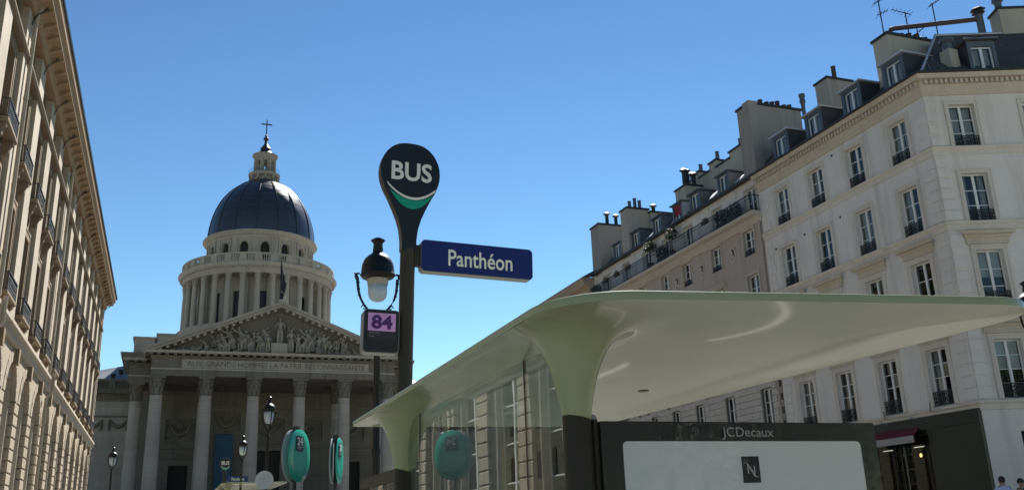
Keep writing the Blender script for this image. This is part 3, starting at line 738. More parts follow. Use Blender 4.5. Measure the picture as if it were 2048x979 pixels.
# ------------------------------------------------------------------ window kit (local: x along the wall, +y outward, z up, origin = sill centre)
def kit(w, h, depth, cols=2, rows=3, frame=0.055, mull=0.10, bar=0.03, rail=0.0, surround=0.0, proud=0.035, hood=False, curtain=True, sur_top=0.0):
    K = {}
    hw = w/2
    m = MB(); yb, yf = -depth-0.03, -depth+0.03
    m.box(-hw, -hw+frame, yb, yf, 0, h); m.box(hw-frame, hw, yb, yf, 0, h); m.box(-hw+frame, hw-frame, yb, yf, h-frame, h); m.box(-hw+frame, hw-frame, yb, yf, 0, frame)
    xs = [-hw+frame + (2*hw-2*frame)*i/cols for i in range(cols+1)]; zs = [frame + (h-2*frame)*i/rows for i in range(rows+1)]
    for i in range(1, cols):
        ww = mull/2 if cols == 2 or i == cols//2 else bar/2
        m.box(xs[i]-ww, xs[i]+ww, yb+0.005, yf+0.012, frame, h-frame)
    for j in range(1, rows):
        for i in range(cols): m.box(xs[i]+0.02, xs[i+1]-0.02, yb+0.012, yf-0.008, zs[j]-bar/2, zs[j]+bar/2)
    K['casement'] = m.mesh('casement')
    pw = (xs[1]-xs[0]); ph = zs[1]-zs[0]
    m = MB(); m.box(-pw/2+0.004, pw/2-0.004, -0.003, 0.003, -ph/2+0.004, ph/2-0.004); K['pane'] = m.mesh('pane')
    K['pane_at'] = [((xs[i]+xs[i+1])/2, -depth, (zs[j]+zs[j+1])/2) for i in range(cols) for j in range(rows)]
    if curtain:
        for q in range(4):
            m = MB(); n = 14
            if q == 3:
                m.box(-hw+0.05, hw-0.05, -depth-0.10, -depth-0.08, h*0.52, h-0.03); K['curtain3'] = m.mesh('curtain'); continue
            spans = [((-hw+0.05, -0.03), (0.03, hw-0.05)), ((-hw+0.05, -hw*0.45), (hw*0.45, hw-0.05)), ((-hw+0.05, -0.06),)][q]
            for a, b in spans:
                for i in range(n):
                    x0, x1 = a+(b-a)*i/n, a+(b-a)*(i+1)/n
                    y0, y1 = (-depth-0.14+0.02*math.sin(9*i), -depth-0.14+0.02*math.sin(9*(i+1)))
                    m.quad((x0,y0,0.03),(x1,y1,0.03),(x1,y1,h-0.03),(x0,y0,h-0.03))
            K['curtain%d' % q] = m.mesh('curtain')
    if rail:
        m = MB(); y = -0.035
        m.box(-hw, hw, y-0.018, y+0.018, rail-0.03, rail); m.box(-hw, hw, y-0.014, y+0.014, 0.03, 0.055); m.box(-hw, hw, y-0.012, y+0.012, rail-0.11, rail-0.09)
        k = max(4, int(w/0.085))
        for i in range(k+1):
            x = -hw+0.02+(w-0.04)*i/k; m.box(x-0.009, x+0.009, y-0.009, y+0.009, 0.03, rail)
        for i in range(5):
            x = -hw+w*(i+0.5)/5; m.ring((x, y, rail*0.45), min(w/11, rail*0.26), 0.013, 'y', 10, 4)
            m.tube([(x-w/11, y, 0.06), (x, y, rail*0.45), (x+w/11, y, rail-0.1)], 0.012, 4); m.tube([(x+w/11, y, 0.06), (x-w/11, y, rail-0.1)], 0.012, 4)
        K['railing'] = m.mesh('railing')
    if surround:
        m = MB(); s = surround; t = s+sur_top
        m.box(-hw-s, -hw-0.002, 0.0, proud, 0, h+t); m.box(hw+0.002, hw+s, 0.0, proud, 0, h+t); m.box(-hw-0.002, hw+0.002, 0.0, proud, h+0.002, h+t)
        m.box(-hw-s, -hw-s*0.62, proud, proud+0.022, 0, h+t); m.box(hw+s*0.62, hw+s, proud, proud+0.022, 0, h+t); m.box(-hw-s*0.62, hw+s*0.62, proud, proud+0.022, h+t-s*0.38, h+t)
        K['surround'] = m.mesh('surround')
    if hood:
        m = MB(); z = h+surround+sur_top+0.02; L_ = hw+surround+0.16
        prof = [(0.0,0.0),(0.05,0.0),(0.05,0.22),(0.10,0.26),(0.12,0.33),(0.24,0.36),(0.25,0.43),(0.27,0.47),(0.0,0.50)]
        n = len(prof)
        for sx in (-1, 1):
            for o_, zz in prof: m.v.append((sx*(L_-0.10+min(o_, 0.27)), o_, z+zz))
        for i in range(n): j = (i+1) % n; m.f.append((i, j, n+j, n+i))
        m.f.append(tuple(range(n))); m.f.append(tuple(range(2*n-1, n-1, -1)))
        K['hood'] = m.mesh('hood')
    return K
prnd = random.Random(11)
def add_window(b, K, MW, mats, name='window', curtain=None, rail=True, pane_mat=None):
    """window as a part of building b; casement, panes, railing, hood are its sub-parts"""
    if 'surround' in K: w_ = put(name, K['surround'], mats['surround'], b, MW); put('casement', K['casement'], mats['casement'], w_, MW)
    else: w_ = put(name, K['casement'], mats['casement'], b, MW)
    for p in K['pane_at']: put('pane', K['pane'], M['pane'], w_, MW @ Matrix.Translation(p) @ Matrix.Rotation(prnd.gauss(0, 0.010), 4, 'Z') @ Matrix.Rotation(prnd.gauss(0, 0.010), 4, 'X'))
    if curtain is not None: put('curtain', K['curtain%d' % curtain], M['curtain'], w_, MW)
    if rail and 'railing' in K: put('railing', K['railing'], M['iron'], w_, MW)
    if 'hood' in K: put('hood', K['hood'], mats['hood'], w_, MW)
    return w_

# ------------------------------------------------------------------ building along the left side
LX = -6.0; LW = LX-0.26; PIT = 4.05; YC = [40.75+PIT*k for k in range(-6, 11)]      # bay centres
VIS = [y for y in YC if y > 30]
Y0L, Y1L = 12.0, 83.4
lb = T('limestone_building', 'long warm limestone building with rusticated arcade, iron balconies and deep cornice at left', 'building', (LX-5, 48, gz(-6, 48)))
holes = []
for y in YC: holes += [(y-0.85, y+0.85, 10.42, 13.95), (y-0.82, y+0.82, 15.32, 18.5), (y-0.6, y+0.6, 19.5, 20.65)]
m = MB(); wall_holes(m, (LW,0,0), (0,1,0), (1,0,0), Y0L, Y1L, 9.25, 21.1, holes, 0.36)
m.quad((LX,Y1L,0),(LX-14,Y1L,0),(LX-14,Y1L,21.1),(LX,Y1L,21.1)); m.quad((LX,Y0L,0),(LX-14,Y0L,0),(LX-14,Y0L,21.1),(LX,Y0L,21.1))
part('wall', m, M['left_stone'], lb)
m = MB(); m.box(LX-14, LX-1.3, Y0L+0.1, Y1L-0.1, 0, 21.0); part('interior', m, M['interior'], lb)
# spandrels with arches (springing 7.35, crown 8.75)
ZS, RA = 7.35, 1.40
m = MB()
N_ = 12
for y in YC:
    ye0, ye1 = y-PIT/2, y+PIT/2
    for i in range(N_):
        a0, a1 = math.pi*i/N_, math.pi*(i+1)/N_
        p0 = (y-RA*math.cos(a0), ZS+RA*math.sin(a0)); p1 = (y-RA*math.cos(a1), ZS+RA*math.sin(a1))
        m.quad((LX-0.02,p0[0],p0[1]), (LX-0.02,p1[0],p1[1]), (LX-0.02,p1[0],9.26), (LX-0.02,p0[0],9.26))
        m.quad((LX-0.02,p0[0],p0[1]), (LX-0.02,p1[0],p1[1]), (LX-0.56,p1[0],p1[1]), (LX-0.56,p0[0],p0[1]))
    m.quad((LX-0.02,ye0,ZS), (LX-0.02,y-RA,ZS), (LX-0.02,y-RA,9.26), (LX-0.02,ye0,9.26)); m.quad((LX-0.02,y+RA,ZS), (LX-0.02,ye1,ZS), (LX-0.02,ye1,9.26), (LX-0.02,y+RA,9.26))
m.quad((LX-0.02,YC[-1]+PIT/2,0), (LX-0.02,Y1L,0), (LX-0.02,Y1L,9.26), (LX-0.02,YC[-1]+PIT/2,9.26))
part('arcade_wall', m, M['left_block'], lb)
# piers: rusticated blocks, each its own stone where the photo shows it
CH = 0.47
bm_ = MB(); bm_.bblock(-0.27, 0.27, -0.552, 0.552, 0.022, CH-0.022, 0.03); pier_me = bm_.mesh('stone_block')
cm_ = MB(); cm_.box(-0.25, 0.20, -0.50, 0.50, 0, ZS-0.003); core_me = cm_.mesh('pier_core')
for i in range(len(YC)+1):
    y = YC[0]-PIT/2+PIT*i
    base = MB(); base.box(LX-0.55, LX+0.012, y-0.56, y+0.56, 0, 2.65); pr = part('pier', base, M['left_block'], lb)
    put('core', core_me, M['mortar'], pr, Matrix.Translation((LX-0.275, y, 0)))
    far = y < 30
    nrow = 10
    if far:
        mb = MB()
        for k in range(nrow): mb.bblock(LX-0.545, LX-0.005, y-0.552, y+0.552, 2.65+CH*k+0.016, 2.65+CH*(k+1)-0.016, 0.028)
        tag(part('stone_courses', mb, M['left_block'], pr), kind='stuff')
    else:
        for k in range(nrow): put('stone_block', pier_me, M['left_block'], pr, Matrix.Translation((LX-0.275, y, 2.65+CH*k)))
# voussoirs
def voussoir(y, k, n=9):
    a0, a1 = math.pi*(k+0.06)/n, math.pi*(k+0.94)/n; r1 = 1.86
    def P(a, r): return (y-r*math.cos(a), min(ZS+r*math.sin(a), 9.2))
    q = [P(a0, RA-0.012), P((a0+a1)/2, RA-0.012), P(a1, RA-0.012), P(a1, r1), P((a0+a1)/2, r1), P(a0, r1)]
    mb = MB(); mb.extrude([(p[0], p[1]) for p in q], (LX-0.55,0,0), (0,1,0), (0,0,1), (0.552,0,0)); return mb
vme = [voussoir(0.0, k).mesh('voussoir') for k in range(9)]
key = MB(); key.extrude([(-0.15,8.6),(0.15,8.6),(0.21,9.22),(-0.21,9.22)], (LX-0.3,0,0), (0,1,0), (0,0,1), (0.46,0,0)); key_me = key.mesh('keystone')
for y in YC:
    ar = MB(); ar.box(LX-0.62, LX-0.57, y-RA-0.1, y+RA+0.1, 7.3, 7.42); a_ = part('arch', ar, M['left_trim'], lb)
    if y > 30:
        for k in range(9): put('voussoir', vme[k], M['left_block'], a_, Matrix.Translation((0, y, 0)))
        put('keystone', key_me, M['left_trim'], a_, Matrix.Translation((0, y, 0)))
    else:
        mb = MB()
        for k in range(9):
            q = voussoir(y, k); b0 = len(mb.v); mb.v += q.v; mb.f += [tuple(b0+i for i in f) for f in q.f]
        tag(part('voussoirs', mb, M['left_block'], a_), kind='stuff')
# arcade infill: set-back wall with tall framed window and a pale jamb strip
inf = MB()
wall_holes(inf, (LX-0.20,0,0), (0,1,0), (1,0,0), Y0L, Y1L, 0.0, 9.2, [(y-1.2, y+1.08, 0.5, 8.2) for y in YC], 0.34)
part('infill_wall', inf, M['left_strip'], lb)
KA = kit(2.28, 7.7, 0.26, 2, 6, curtain=False, frame=0.09, mull=0.12, bar=0.05)
for y in YC:
    add_window(lb, KA, facing((LX-0.20, y-0.06, 0.5), (1,0,0)), {'casement': M['dark_paint'] if y > 30 else M['white_paint']}, name='arcade_window')
# windows above
K1 = kit(1.7, 3.53, 0.3, 2, 4, surround=0.30, proud=0.09, curtain=False, frame=0.07, sur_top=0.08)
K2 = kit(1.64, 3.18, 0.3, 2, 4, surround=0.28, proud=0.09, curtain=False, frame=0.07, sur_top=0.08)
K3 = kit(1.2, 1.15, 0.3, 2, 2, surround=0.16, proud=0.06, curtain=False, frame=0.06)
BW = 1.08; BP = 0.20
bs = MB(); bs.extrude([(-0.14,0.10),(BP-0.03,0.10),(BP+0.04,0.16),(BP+0.04,0.26),(-0.14,0.26)], (-BW,0,0), (0,1,0), (0,0,1), (2*BW,0,0)); bal_me = bs.mesh('balcony')
br = MB(); br.extrude([(-0.14,-0.42),(-0.02,-0.42),(0.06,-0.28),(0.10,-0.06),(0.18,0.0),(0.18,0.098),(-0.14,0.098)], (-0.13,0,0), (0,1,0), (0,0,1), (0.26,0,0)); brk_me = br.mesh('bracket')
rl = MB(); RH = 0.70; yb_ = BP
for x in (-BW+0.05, BW-0.05): rl.box(x-0.02, x+0.02, yb_-0.02, yb_+0.02, 0.26, 0.26+RH)
rl.box(-BW+0.03, BW-0.03, yb_-0.03, yb_+0.03, 0.26+RH-0.045, 0.26+RH); rl.box(-BW+0.05, BW-0.05, yb_-0.015, yb_+0.015, 0.30, 0.33)
for sx in (-1, 1): rl.box(sx*(BW-0.05)-0.02, sx*(BW-0.05)+0.02, -0.14, yb_-0.02, 0.26+RH-0.04, 0.26+RH); rl.box(sx*(BW-0.05)-0.012, sx*(BW-0.05)+0.012, -0.14, yb_-0.02, 0.30, 0.33)
for i in range(13):
    x = -BW+0.08+(2*BW-0.16)*i/12; rl.box(x-0.013, x+0.013, yb_-0.012, yb_+0.012, 0.3, 0.26+RH-0.03)
for i in range(12):
    x = -BW+0.08+(2*BW-0.16)*(i+0.5)/12; rl.ring((x, yb_, 0.46), 0.075, 0.016, 'y', 8, 4); rl.ring((x, yb_, 0.72), 0.075, 0.016, 'y', 8, 4)
    rl.tube([(x-0.085,yb_,0.34),(x+0.085,yb_,0.9)], 0.014, 4); rl.tube([(x+0.085,yb_,0.34),(x-0.085,yb_,0.9)], 0.014, 4)
for sx in (-1, 1):
    for j in range(4):
        y_ = -0.10+0.085*j; x = sx*(BW-0.05); rl.box(x-0.011, x+0.011, y_-0.011, y_+0.011, 0.3, 0.26+RH-0.03)
rail_me = rl.mesh('railing')
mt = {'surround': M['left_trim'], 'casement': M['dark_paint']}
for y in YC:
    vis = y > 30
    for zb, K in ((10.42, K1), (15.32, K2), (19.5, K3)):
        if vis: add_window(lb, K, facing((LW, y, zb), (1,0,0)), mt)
    for zb in (10.14, 15.02):
        if not vis: continue
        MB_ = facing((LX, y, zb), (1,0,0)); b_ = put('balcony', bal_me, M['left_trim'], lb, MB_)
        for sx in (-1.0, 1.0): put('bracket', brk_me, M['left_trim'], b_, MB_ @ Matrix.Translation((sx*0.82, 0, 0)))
        put('railing', rail_me, M['iron'], b_, MB_)
# plain wall strips standing proud between the recessed window bays
for i in range(len(YC)+1):
    ys = YC[0]-PIT/2+PIT*i
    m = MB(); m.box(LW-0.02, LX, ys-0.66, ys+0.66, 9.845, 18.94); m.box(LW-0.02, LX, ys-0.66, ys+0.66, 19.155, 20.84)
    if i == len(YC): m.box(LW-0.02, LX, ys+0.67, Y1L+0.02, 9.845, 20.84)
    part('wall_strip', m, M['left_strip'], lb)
# string course, cornice, brackets, rainwater pipes
m = MB(); profile_run(m, [(0,9.2),(0.08,9.2),(0.14,9.32),(0.16,9.52),(0.28,9.6),(0.28,9.74),(0.22,9.80),(0,9.84)], (LX,Y0L,0), (LX,Y1L+0.25,0), (1,0,0)); m.box(LW, LX+0.001, Y0L, Y1L, 9.2, 9.835); part('string_course', m, M['left_strip'], lb)
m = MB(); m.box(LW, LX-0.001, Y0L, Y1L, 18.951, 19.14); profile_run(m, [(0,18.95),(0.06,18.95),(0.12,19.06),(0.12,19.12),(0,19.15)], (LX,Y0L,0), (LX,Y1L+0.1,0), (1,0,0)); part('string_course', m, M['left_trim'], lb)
m = MB(); profile_run(m, [(0,20.85),(0.10,20.85),(0.16,21.0),(0.22,21.28),(0.36,21.36)], (LX,Y0L,0), (LX,Y1L+0.6,0), (1,0,0))
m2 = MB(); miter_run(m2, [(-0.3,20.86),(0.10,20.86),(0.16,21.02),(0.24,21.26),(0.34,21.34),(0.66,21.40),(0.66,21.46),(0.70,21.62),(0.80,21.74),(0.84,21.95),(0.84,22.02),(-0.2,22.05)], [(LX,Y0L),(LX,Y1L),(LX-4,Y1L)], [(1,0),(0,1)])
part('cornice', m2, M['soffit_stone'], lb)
m = MB(); miter_run(m, [(0.70,22.022),(0.90,22.022),(0.93,22.10),(0.90,22.16),(0.70,22.16)], [(LX,Y0L),(LX,Y1L),(LX-4,Y1L)], [(1,0),(0,1)]); part('gutter', m, M['gutter'], lb)
mo = MB(); mo.extrude([(0.10,21.06),(0.50,21.24),(0.62,21.30),(0.62,21.395),(0.3,21.36),(0.15,21.3)], (-0.09,0,0), (0,1,0), (0,0,1), (0.18,0,0)); mod_me = mo.mesh('modillion')
k = 0; y = 30.0
while y < Y1L-0.4:
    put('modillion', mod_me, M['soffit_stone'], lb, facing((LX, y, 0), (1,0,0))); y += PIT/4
ib = MB(); ib.tube([(0,0.02,20.45),(0,0.08,20.75),(0,0.20,20.95),(0,0.34,21.05),(0,0.45,21.18),(0,0.47,21.30)], 0.022, 5); ib.ring((0,0.45,21.18), 0.06, 0.016, 'x', 8, 4); ib_me = ib.mesh('iron_bracket')
for y in VIS: put('iron_bracket', ib_me, M['iron'], lb, facing((LX, y+PIT/2, 0), (1,0,0)))
for y, zt in ((34.75, 21.1), (50.8, 21.1)):
    m = MB(); m.tube([(LX+0.30,y,21.35),(LX+0.16,y,zt-0.1),(LX+0.13,y,20.2),(LX+0.13,y,9.95)], 0.075, 10); m.tube([(LX+0.36,y,9.95),(LX+0.36,y,9.1),(LX+0.12,y,8.7),(LX+0.12,y,0.5)], 0.075, 10)
    for zz in (19.4, 17.4, 14.0, 11.5, 7.5, 5.5, 3.5): m.lathe([(0.09,zz),(0.09,zz+0.09)], LX+0.13, y, 10)
    part('rainwater_pipe', m, M['left_strip'], lb, smooth=50)
qm = MB(); qm.bblock(-0.04, 0.06, -0.36, 0.0, 0.02, 0.50, 0.02); q_me = qm.mesh('quoin')
for k in range(34):
    if 2.0+k*0.55 < 20.6: put('quoin', q_me, M['left_block'], lb, Matrix.Translation((LX, Y1L-0.01, 2.0+k*0.55)))
m = MB(); m.extrude([(-14,22.0),(0.1,22.0),(-4,25.5),(-10,25.5)], (LX,Y0L,0), (1,0,0), (0,0,1), (0,Y1L-Y0L,0)); part('roof', m, M['slate'], lb)

# ------------------------------------------------------------------ corner apartment building on the right
RX = 27.0; CD = Vector((0.936,-0.352,0)).normalized(); CN = Vector((CD.y, -CD.x, 0)); CO = Vector((RX, 25.0, 0))   # chamfered corner facade
if CN.y > 0: CN = -CN
LEN = 8.0
cb = T('corner_apartment_building', 'cream rendered corner apartment building with slate mansard and dark café front at right', 'building', (RX+4, 30, gz(27, 30)))
WY = [26.6, 29.2, 31.82, 34.38]; WU = [1.40, 4.30, 7.1]
ROWS = [(5.50,2.14,'A'), (8.95,2.08,'B'), (12.18,1.92,'C'), (15.23,1.77,'D')]
holes = [(y-0.5, y+0.5, z, z+h) for y in WY for z, h, _ in ROWS] + [(25.5, 33.0, 0.0, 4.74)]
m = MB(); wall_holes(m, (RX,0,0), (0,1,0), (-1,0,0), 25.0, 36.12, 0, 17.6, holes, 0.34)
holes = [(u-0.51, u+0.51, z, z+h) for u in WU for z, h, _ in ROWS] + [(1.25, 2.6, 0.0, 4.37), (3.6, 6.4, 0.0, 4.2)]
wall_holes(m, CO, CD, CN, 0.0, LEN, 0, 17.6, holes, 0.34)
e = CO+CD*LEN
m.quad((e.x,e.y,0), (e.x+6,e.y+9,0), (e.x+6,e.y+9,17.6), (e.x,e.y,17.6)); m.quad((RX,36.12,0), (RX+11,36.12,0), (RX+11,36.12,17.6), (RX,36.12,17.6))
part('wall', m, M['cream'], cb)
def inset_poly(d):
    """plan of the building set back by d from both facades"""
    k = (CN.x*(-1)+0)  # angle term
    s_ = Vector((-1,0,0))+CN; c = CO - s_*(2*d/s_.length_squared)
    p1 = Vector((RX+d, 36.0, 0)); p2 = e - CN*d - CD*0.05
    return c, p1, p2
c_, p1_, p2_ = inset_poly(0.75)
m = MB(); m.extrude([(p1_.x,p1_.y),(RX+10.5,36.0),(p2_.x+4,p2_.y+10),(p2_.x,p2_.y),(c_.x,c_.y)], (0,0,0), (1,0,0), (0,1,0), (0,0,17.5)); part('interior', m, M['interior'], cb)
KD = kit(1.0, 1.77, 0.2, 2, 3, rail=0.45, surround=0.17); KC = kit(1.0, 1.92, 0.2, 2, 3, rail=0.46, surround=0.17)
KB = kit(1.0, 2.08, 0.2, 2, 3, rail=0.5, surround=0.20, hood=True); KA2 = kit(1.0, 2.14, 0.2, 2, 4, rail=0.55, surround=0.20, hood=True)
mt = {'surround': M['cream_trim'], 'casement': M['white_paint'], 'hood': M['cream_cornice']}
crt = [1,None,2,1,3,0,None,2,1,0,3,1,1,0,2,None,1,3,0,2,1,1,0,3]; ci = 0
for K, (z, h, _) in zip((KA2, KB, KC, KD), ROWS):
    for y in WY: add_window(cb, K, facing((RX, y, z), (-1,0)), mt, curtain=crt[ci % 24]); ci += 1
    for u in WU[:2]: add_window(cb, K, facing(CO+CD*u+Vector((0,0,z)), CN), mt, curtain=crt[ci % 24]); ci += 1
path = [(RX,36.12),(RX,25.0),(e.x,e.y)]; NS = [(-1,0),(CN.x,CN.y)]
for zt in (5.47, 12.16, 15.21):
    m = MB(); miter_run(m, [(0,zt-0.36),(0.04,zt-0.34),(0.05,zt-0.16),(0.12,zt-0.10),(0.14,zt-0.02),(0.10,zt),(0,zt)], path, NS); part('string_course', m, M['cream_trim'], cb)
m = MB(); miter_run(m, [(0,8.62),(0.05,8.62),(0.08,8.8),(0,8.84)], path, NS); part('string_course', m, M['cream_trim'], cb)
m = MB(); miter_run(m, [(-0.1,17.40),(0.05,17.40),(0.08,17.52),(0.10,17.62),(0.14,17.74),(0.16,17.80),(0.16,18.02),(0.34,18.04),(0.36,18.14),(0.42,18.20),(-0.1,18.2)], path, NS); part('cornice', m, M['cream_cornice'], cb)
m = MB()
y = 25.0
while y < 36.0: m.box(RX-0.27, RX-0.161, y, y+0.11, 17.83, 18.00); y += 0.20
u = 0.1
while u < LEN: c = CO+CD*u+CN*0.215+Vector((0,0,17.915)); m.obox(c, CD*0.055, CN*0.055, (0,0,0.085)); u += 0.20
tag(part('dentil_course', m, M['cream_cornice'], cb), kind='stuff')
m = MB(); miter_run(m, [(0.20,18.203),(0.44,18.203),(0.49,18.25),(0.49,18.30),(0.20,18.30)], path, NS); part('gutter', m, M['gutter'], cb)
# quoins at both ends of the street front and on the corner
def qblock(w): q = MB(); q.bblock(-w/2, w/2, -0.02, 0.04, 0.016, 0.404, 0.018); return q.mesh('quoin')
qa, qb = qblock(0.62), qblock(0.50)
for (z0, z1) in ((5.5, 8.55), (8.9, 11.75), (12.2, 14.8), (15.25, 17.3)):
    k = int((z1-z0)/0.42)
    for j in range(k):
        z = z0+(z1-z0)/k*j; me_ = qa if j % 2 == 0 else qb; w = 0.62 if j % 2 == 0 else 0.50
        put('quoin', me_, M['cream'], cb, facing((RX, 25.0+w/2+0.002, z), (-1,0)))
        put('quoin', me_, M['cream'], cb, facing(CO+CD*(w/2+0.002)+Vector((0,0,z)), CN))
        put('quoin', me_, M['cream'], cb, facing((RX, 36.06-w/2, z), (-1,0)))
# small vents in the wall
for y, z in ((33.1,14.25),(30.6,14.25),(35.3,14.2),(30.55,17.15),(35.3,8.1)):
    m = MB(); m.lathe([(0.0,0.0),(0.045,0.0),(0.06,0.012),(0.06,-0.02)], 0, 0, 10)
    part('vent', m, M['gutter'], cb, Matrix.Translation((RX-0.004, y, z)) @ Matrix.Rotation(-math.pi/2, 4, 'Y'))
# mansard roof
def ring_at(d, z):
    c, a, b = inset_poly(d); return [Vector((a.x, 36.0, z)), Vector((c.x, c.y, z)), Vector((b.x, b.y, z))]
r0 = ring_at(0.02, 18.25)
HIP = CO+CD*2.5-CN*2.9+Vector((0,0,21.7)); HEND = e-CN*2.9-CD*0.05+Vector((0,0,21.7))
C1 = r0[1].lerp(HIP, 0.536); S1 = Vector((28.85,36.0,20.1)); BK = Vector((36.0,31.5,20.5))
m = MB(); m.quad(r0[1], r0[2], HEND, HIP); m.quad(r0[0], r0[1], C1, S1); m.quad(S1, C1, BK, Vector((36.0,36.0,20.5)))
m.poly([C1, HIP, BK]); m.quad(HIP, HEND, HEND+Vector((3,6,0)), HIP+Vector((3,6,0))); m.poly([HIP, HIP+Vector((3,6,0)), BK]); m.quad(r0[0], S1, Vector((36.0,36.0,20.5)), Vector((38.0,36.0,18.25)))
rf = part('roof', m, M['slate'], cb)
r1 = [S1, HIP, HEND]
# slate courses on the corner slope
sl_up = (r1[1]-r0[1]); nC = 22
for k in range(nC):
    a0 = r0[1].lerp(r1[1], (k+0.05)/nC); b0 = r0[2].lerp(r1[2], (k+0.05)/nC); a1 = r0[1].lerp(r1[1], (k+1.12)/nC); b1 = r0[2].lerp(r1[2], (k+1.12)/nC)
    nrm = (b0-a0).cross(a1-a0).normalized(); nrm = nrm if nrm.z > 0 else -nrm
    m = MB(); o0, o1 = nrm*0.035, nrm*0.008
    m.quad(a0+o0, b0+o0, b1+o1, a1+o1); m.quad(a0+o0, b0+o0, b0, a0); part('slate_course', m, M['slate'], rf)
m = MB(); m.tube([r0[1]+Vector((0,0,0.03)), r1[1]+Vector((0,0,0.04))], 0.06, 8); m.tube([r1[1], r1[2]], 0.07, 8); m.tube([S1, C1], 0.05, 8); part('ridge_flashing', m, M['zinc'], rf, smooth=50)
for u in (0.55, 1.15):
    m = MB(); a = r0[1].lerp(r0[2], u/LEN); b = a+ (r1[1]-r0[1]); b = r0[1].lerp(r1[1], 0.25+u*0.22); a2 = a+Vector((0,0,0.05)); m.tube([a2, b+Vector((0,0,0.05))], 0.035, 6); part('standing_seam', m, M['zinc_dark'], rf)
# dormers
def dormer(b, P, n, w, hgt, back, K, side_mat, casement, front_mat, blind=None, roof_mat=None, peak=0.28):
    """dormer with its window in the front; local x along wall, +y outward"""
    MW = facing(P, n); hw = w/2; ww = K['w']/2; wb = 0.18
    m = MB()
    wall_holes(m, (0,0,0), (1,0,0), (0,1,0), -hw, hw, 0.0, hgt, [(-ww, ww, wb, wb+K['h'])], 0.16)
    d = put('dormer', m.mesh('dormer'), front_mat, b, MW)
    for sx in (-1, 1):
        m = MB(); m.extrude([(-0.002,0.0),(-0.002,hgt),(-back,hgt),(-back*0.15,0.0)], (sx*hw,0,0), (0,1,0), (0,0,1), (-sx*0.05,0,0))
        put('cheek', m.mesh('cheek'), side_mat, d, MW)
    m = MB(); ov = 0.12
    z0 = hgt+0.01; zp = hgt+peak
    A = [(-hw-ov,ov,z0),(hw+ov,ov,z0),(hw+ov,-back,z0+0.02),(-hw-ov,-back,z0+0.02)]; Bp = [(0,-w*0.35,zp),(0,-back-0.3,zp)]
    m.poly([A[0],A[1],Bp[0]]); m.quad(A[1],A[2],Bp[1],Bp[0]); m.quad(A[3],A[0],Bp[0],Bp[1])
    m.box(-hw-ov,hw+ov,-back,ov,z0-0.07,z0-0.002)
    rr = put('dormer_roof', m.mesh('dormer_roof'), roof_mat or M['zinc'], d, MW)
    m = MB(); m.tube([A[0], Bp[0]], 0.03, 5); m.tube([A[1], Bp[0]], 0.03, 5); m.tube([Bp[0], Bp[1]], 0.03, 5)
    put('seam', m.mesh('seam'), M['zinc'], d, MW)
    m = MB(); m.box(-ww-0.01, ww+0.01, -0.9, -0.42, wb, wb+K['h']); put('room', m.mesh('room'), M['interior'], d, MW)
    MK = MW @ Matrix.Translation((0, 0, wb))
    put('casement', K['casement'], casement, d, MK)
    for p in K['pane_at']: put('pane', K['pane'], M['pane'], d, MK @ Matrix.Translation(p))
    if blind:
        m = MB(); m.box(-ww+0.02, ww-0.02, -0.1, -0.07, wb+K['h']*0.42, wb+K['h']); put('blind', m.mesh('blind'), blind, d, MK @ Matrix.Translation((0,0,-wb)))
    elif casement is M['blue_white']: put('curtain', K['curtain0'], M['curtain'], d, MK)
    return d
KDm = kit(0.86, 1.12, 0.12, 2, 1, frame=0.06, mull=0.11, curtain=True); KDm['w'], KDm['h'] = 0.86, 1.12
for y in WY: dormer(cb, (RX+0.3, y-0.05, 18.42), (-1,0), 1.25, 1.52, 2.2, KDm, M['slate_side'], M['blue_white'], M['zinc_dark'])
dormer(cb, CO+CD*2.86-CN*0.3+Vector((0,0,18.38)), CN, 1.15, 1.62, 2.2, KDm, M['slate_side'], M['blue_white'], M['zinc_dark'], roof_mat=M['slate'])
# chimney stacks
def stack(b, x0, x1, y0, y1, z0, z1, mat, pots, pot_mat='terracotta', cowl=False, ph=0.5, pr=0.11):
    m = MB(); m.box(x0, x1, y0, y1, z0, z1); s = part('chimney_stack', m, mat, b)
    m = MB(); m.box(x0-0.07, x1+0.07, y0-0.07, y1+0.07, z1+0.001, z1+0.12); part('capping', m, M['gutter'], s)
    for (px_, py_) in pots:
        h = ph*random.uniform(0.75, 1.15); m = MB(); z = z1+0.11
        m.lathe([(pr*1.15,z),(pr,z+0.06),(pr*0.92,z+h-0.05),(pr*1.05,z+h-0.04),(pr*1.05,z+h),(pr*0.75,z+h),(pr*0.75,z+h-0.1)], px_, py_, 12)
        if cowl: m.lathe([(pr*2.0,z+h+0.10),(pr*1.2,z+h+0.2),(0,z+h+0.22)], px_, py_, 12); m.tube([(px_-pr*.8,py_,z+h-.02),(px_-pr*.8,py_,z+h+.12)], 0.02, 4); m.tube([(px_+pr*.8,py_,z+h-.02),(px_+pr*.8,py_,z+h+.12)], 0.02, 4)
        part('chimney_pot', m, M[pot_mat], s, smooth=40)
    return s
stack(cb, 28.35, 32.1, 27.55, 28.45, 19.5, 21.85, M['render_cream'], [(29.6,28.0),(30.05,28.0),(30.5,28.0),(30.95,28.0)], ph=0.42, pr=0.14)
stack(cb, 31.9, 33.6, 35.6, 36.6, 21.0, 24.3, M['render_grey'], [(32.8,36.0)], ph=0.9, pr=0.13)
g0 = CO+CD*5.45-CN*3.2; g1 = CO+CD*6.65-CN*3.2
m = MB(); m.obox((g0+g1)/2+Vector((0,0,21.9)), CD*0.62, CN*0.4, (0,0,0.95)); s = part('chimney_stack', m, M['render_cream'], cb)
m = MB(); m.obox((g0+g1)/2+Vector((0,0,22.9)), CD*0.68, CN*0.46, (0,0,0.05)); part('capping', m, M['gutter'], s)
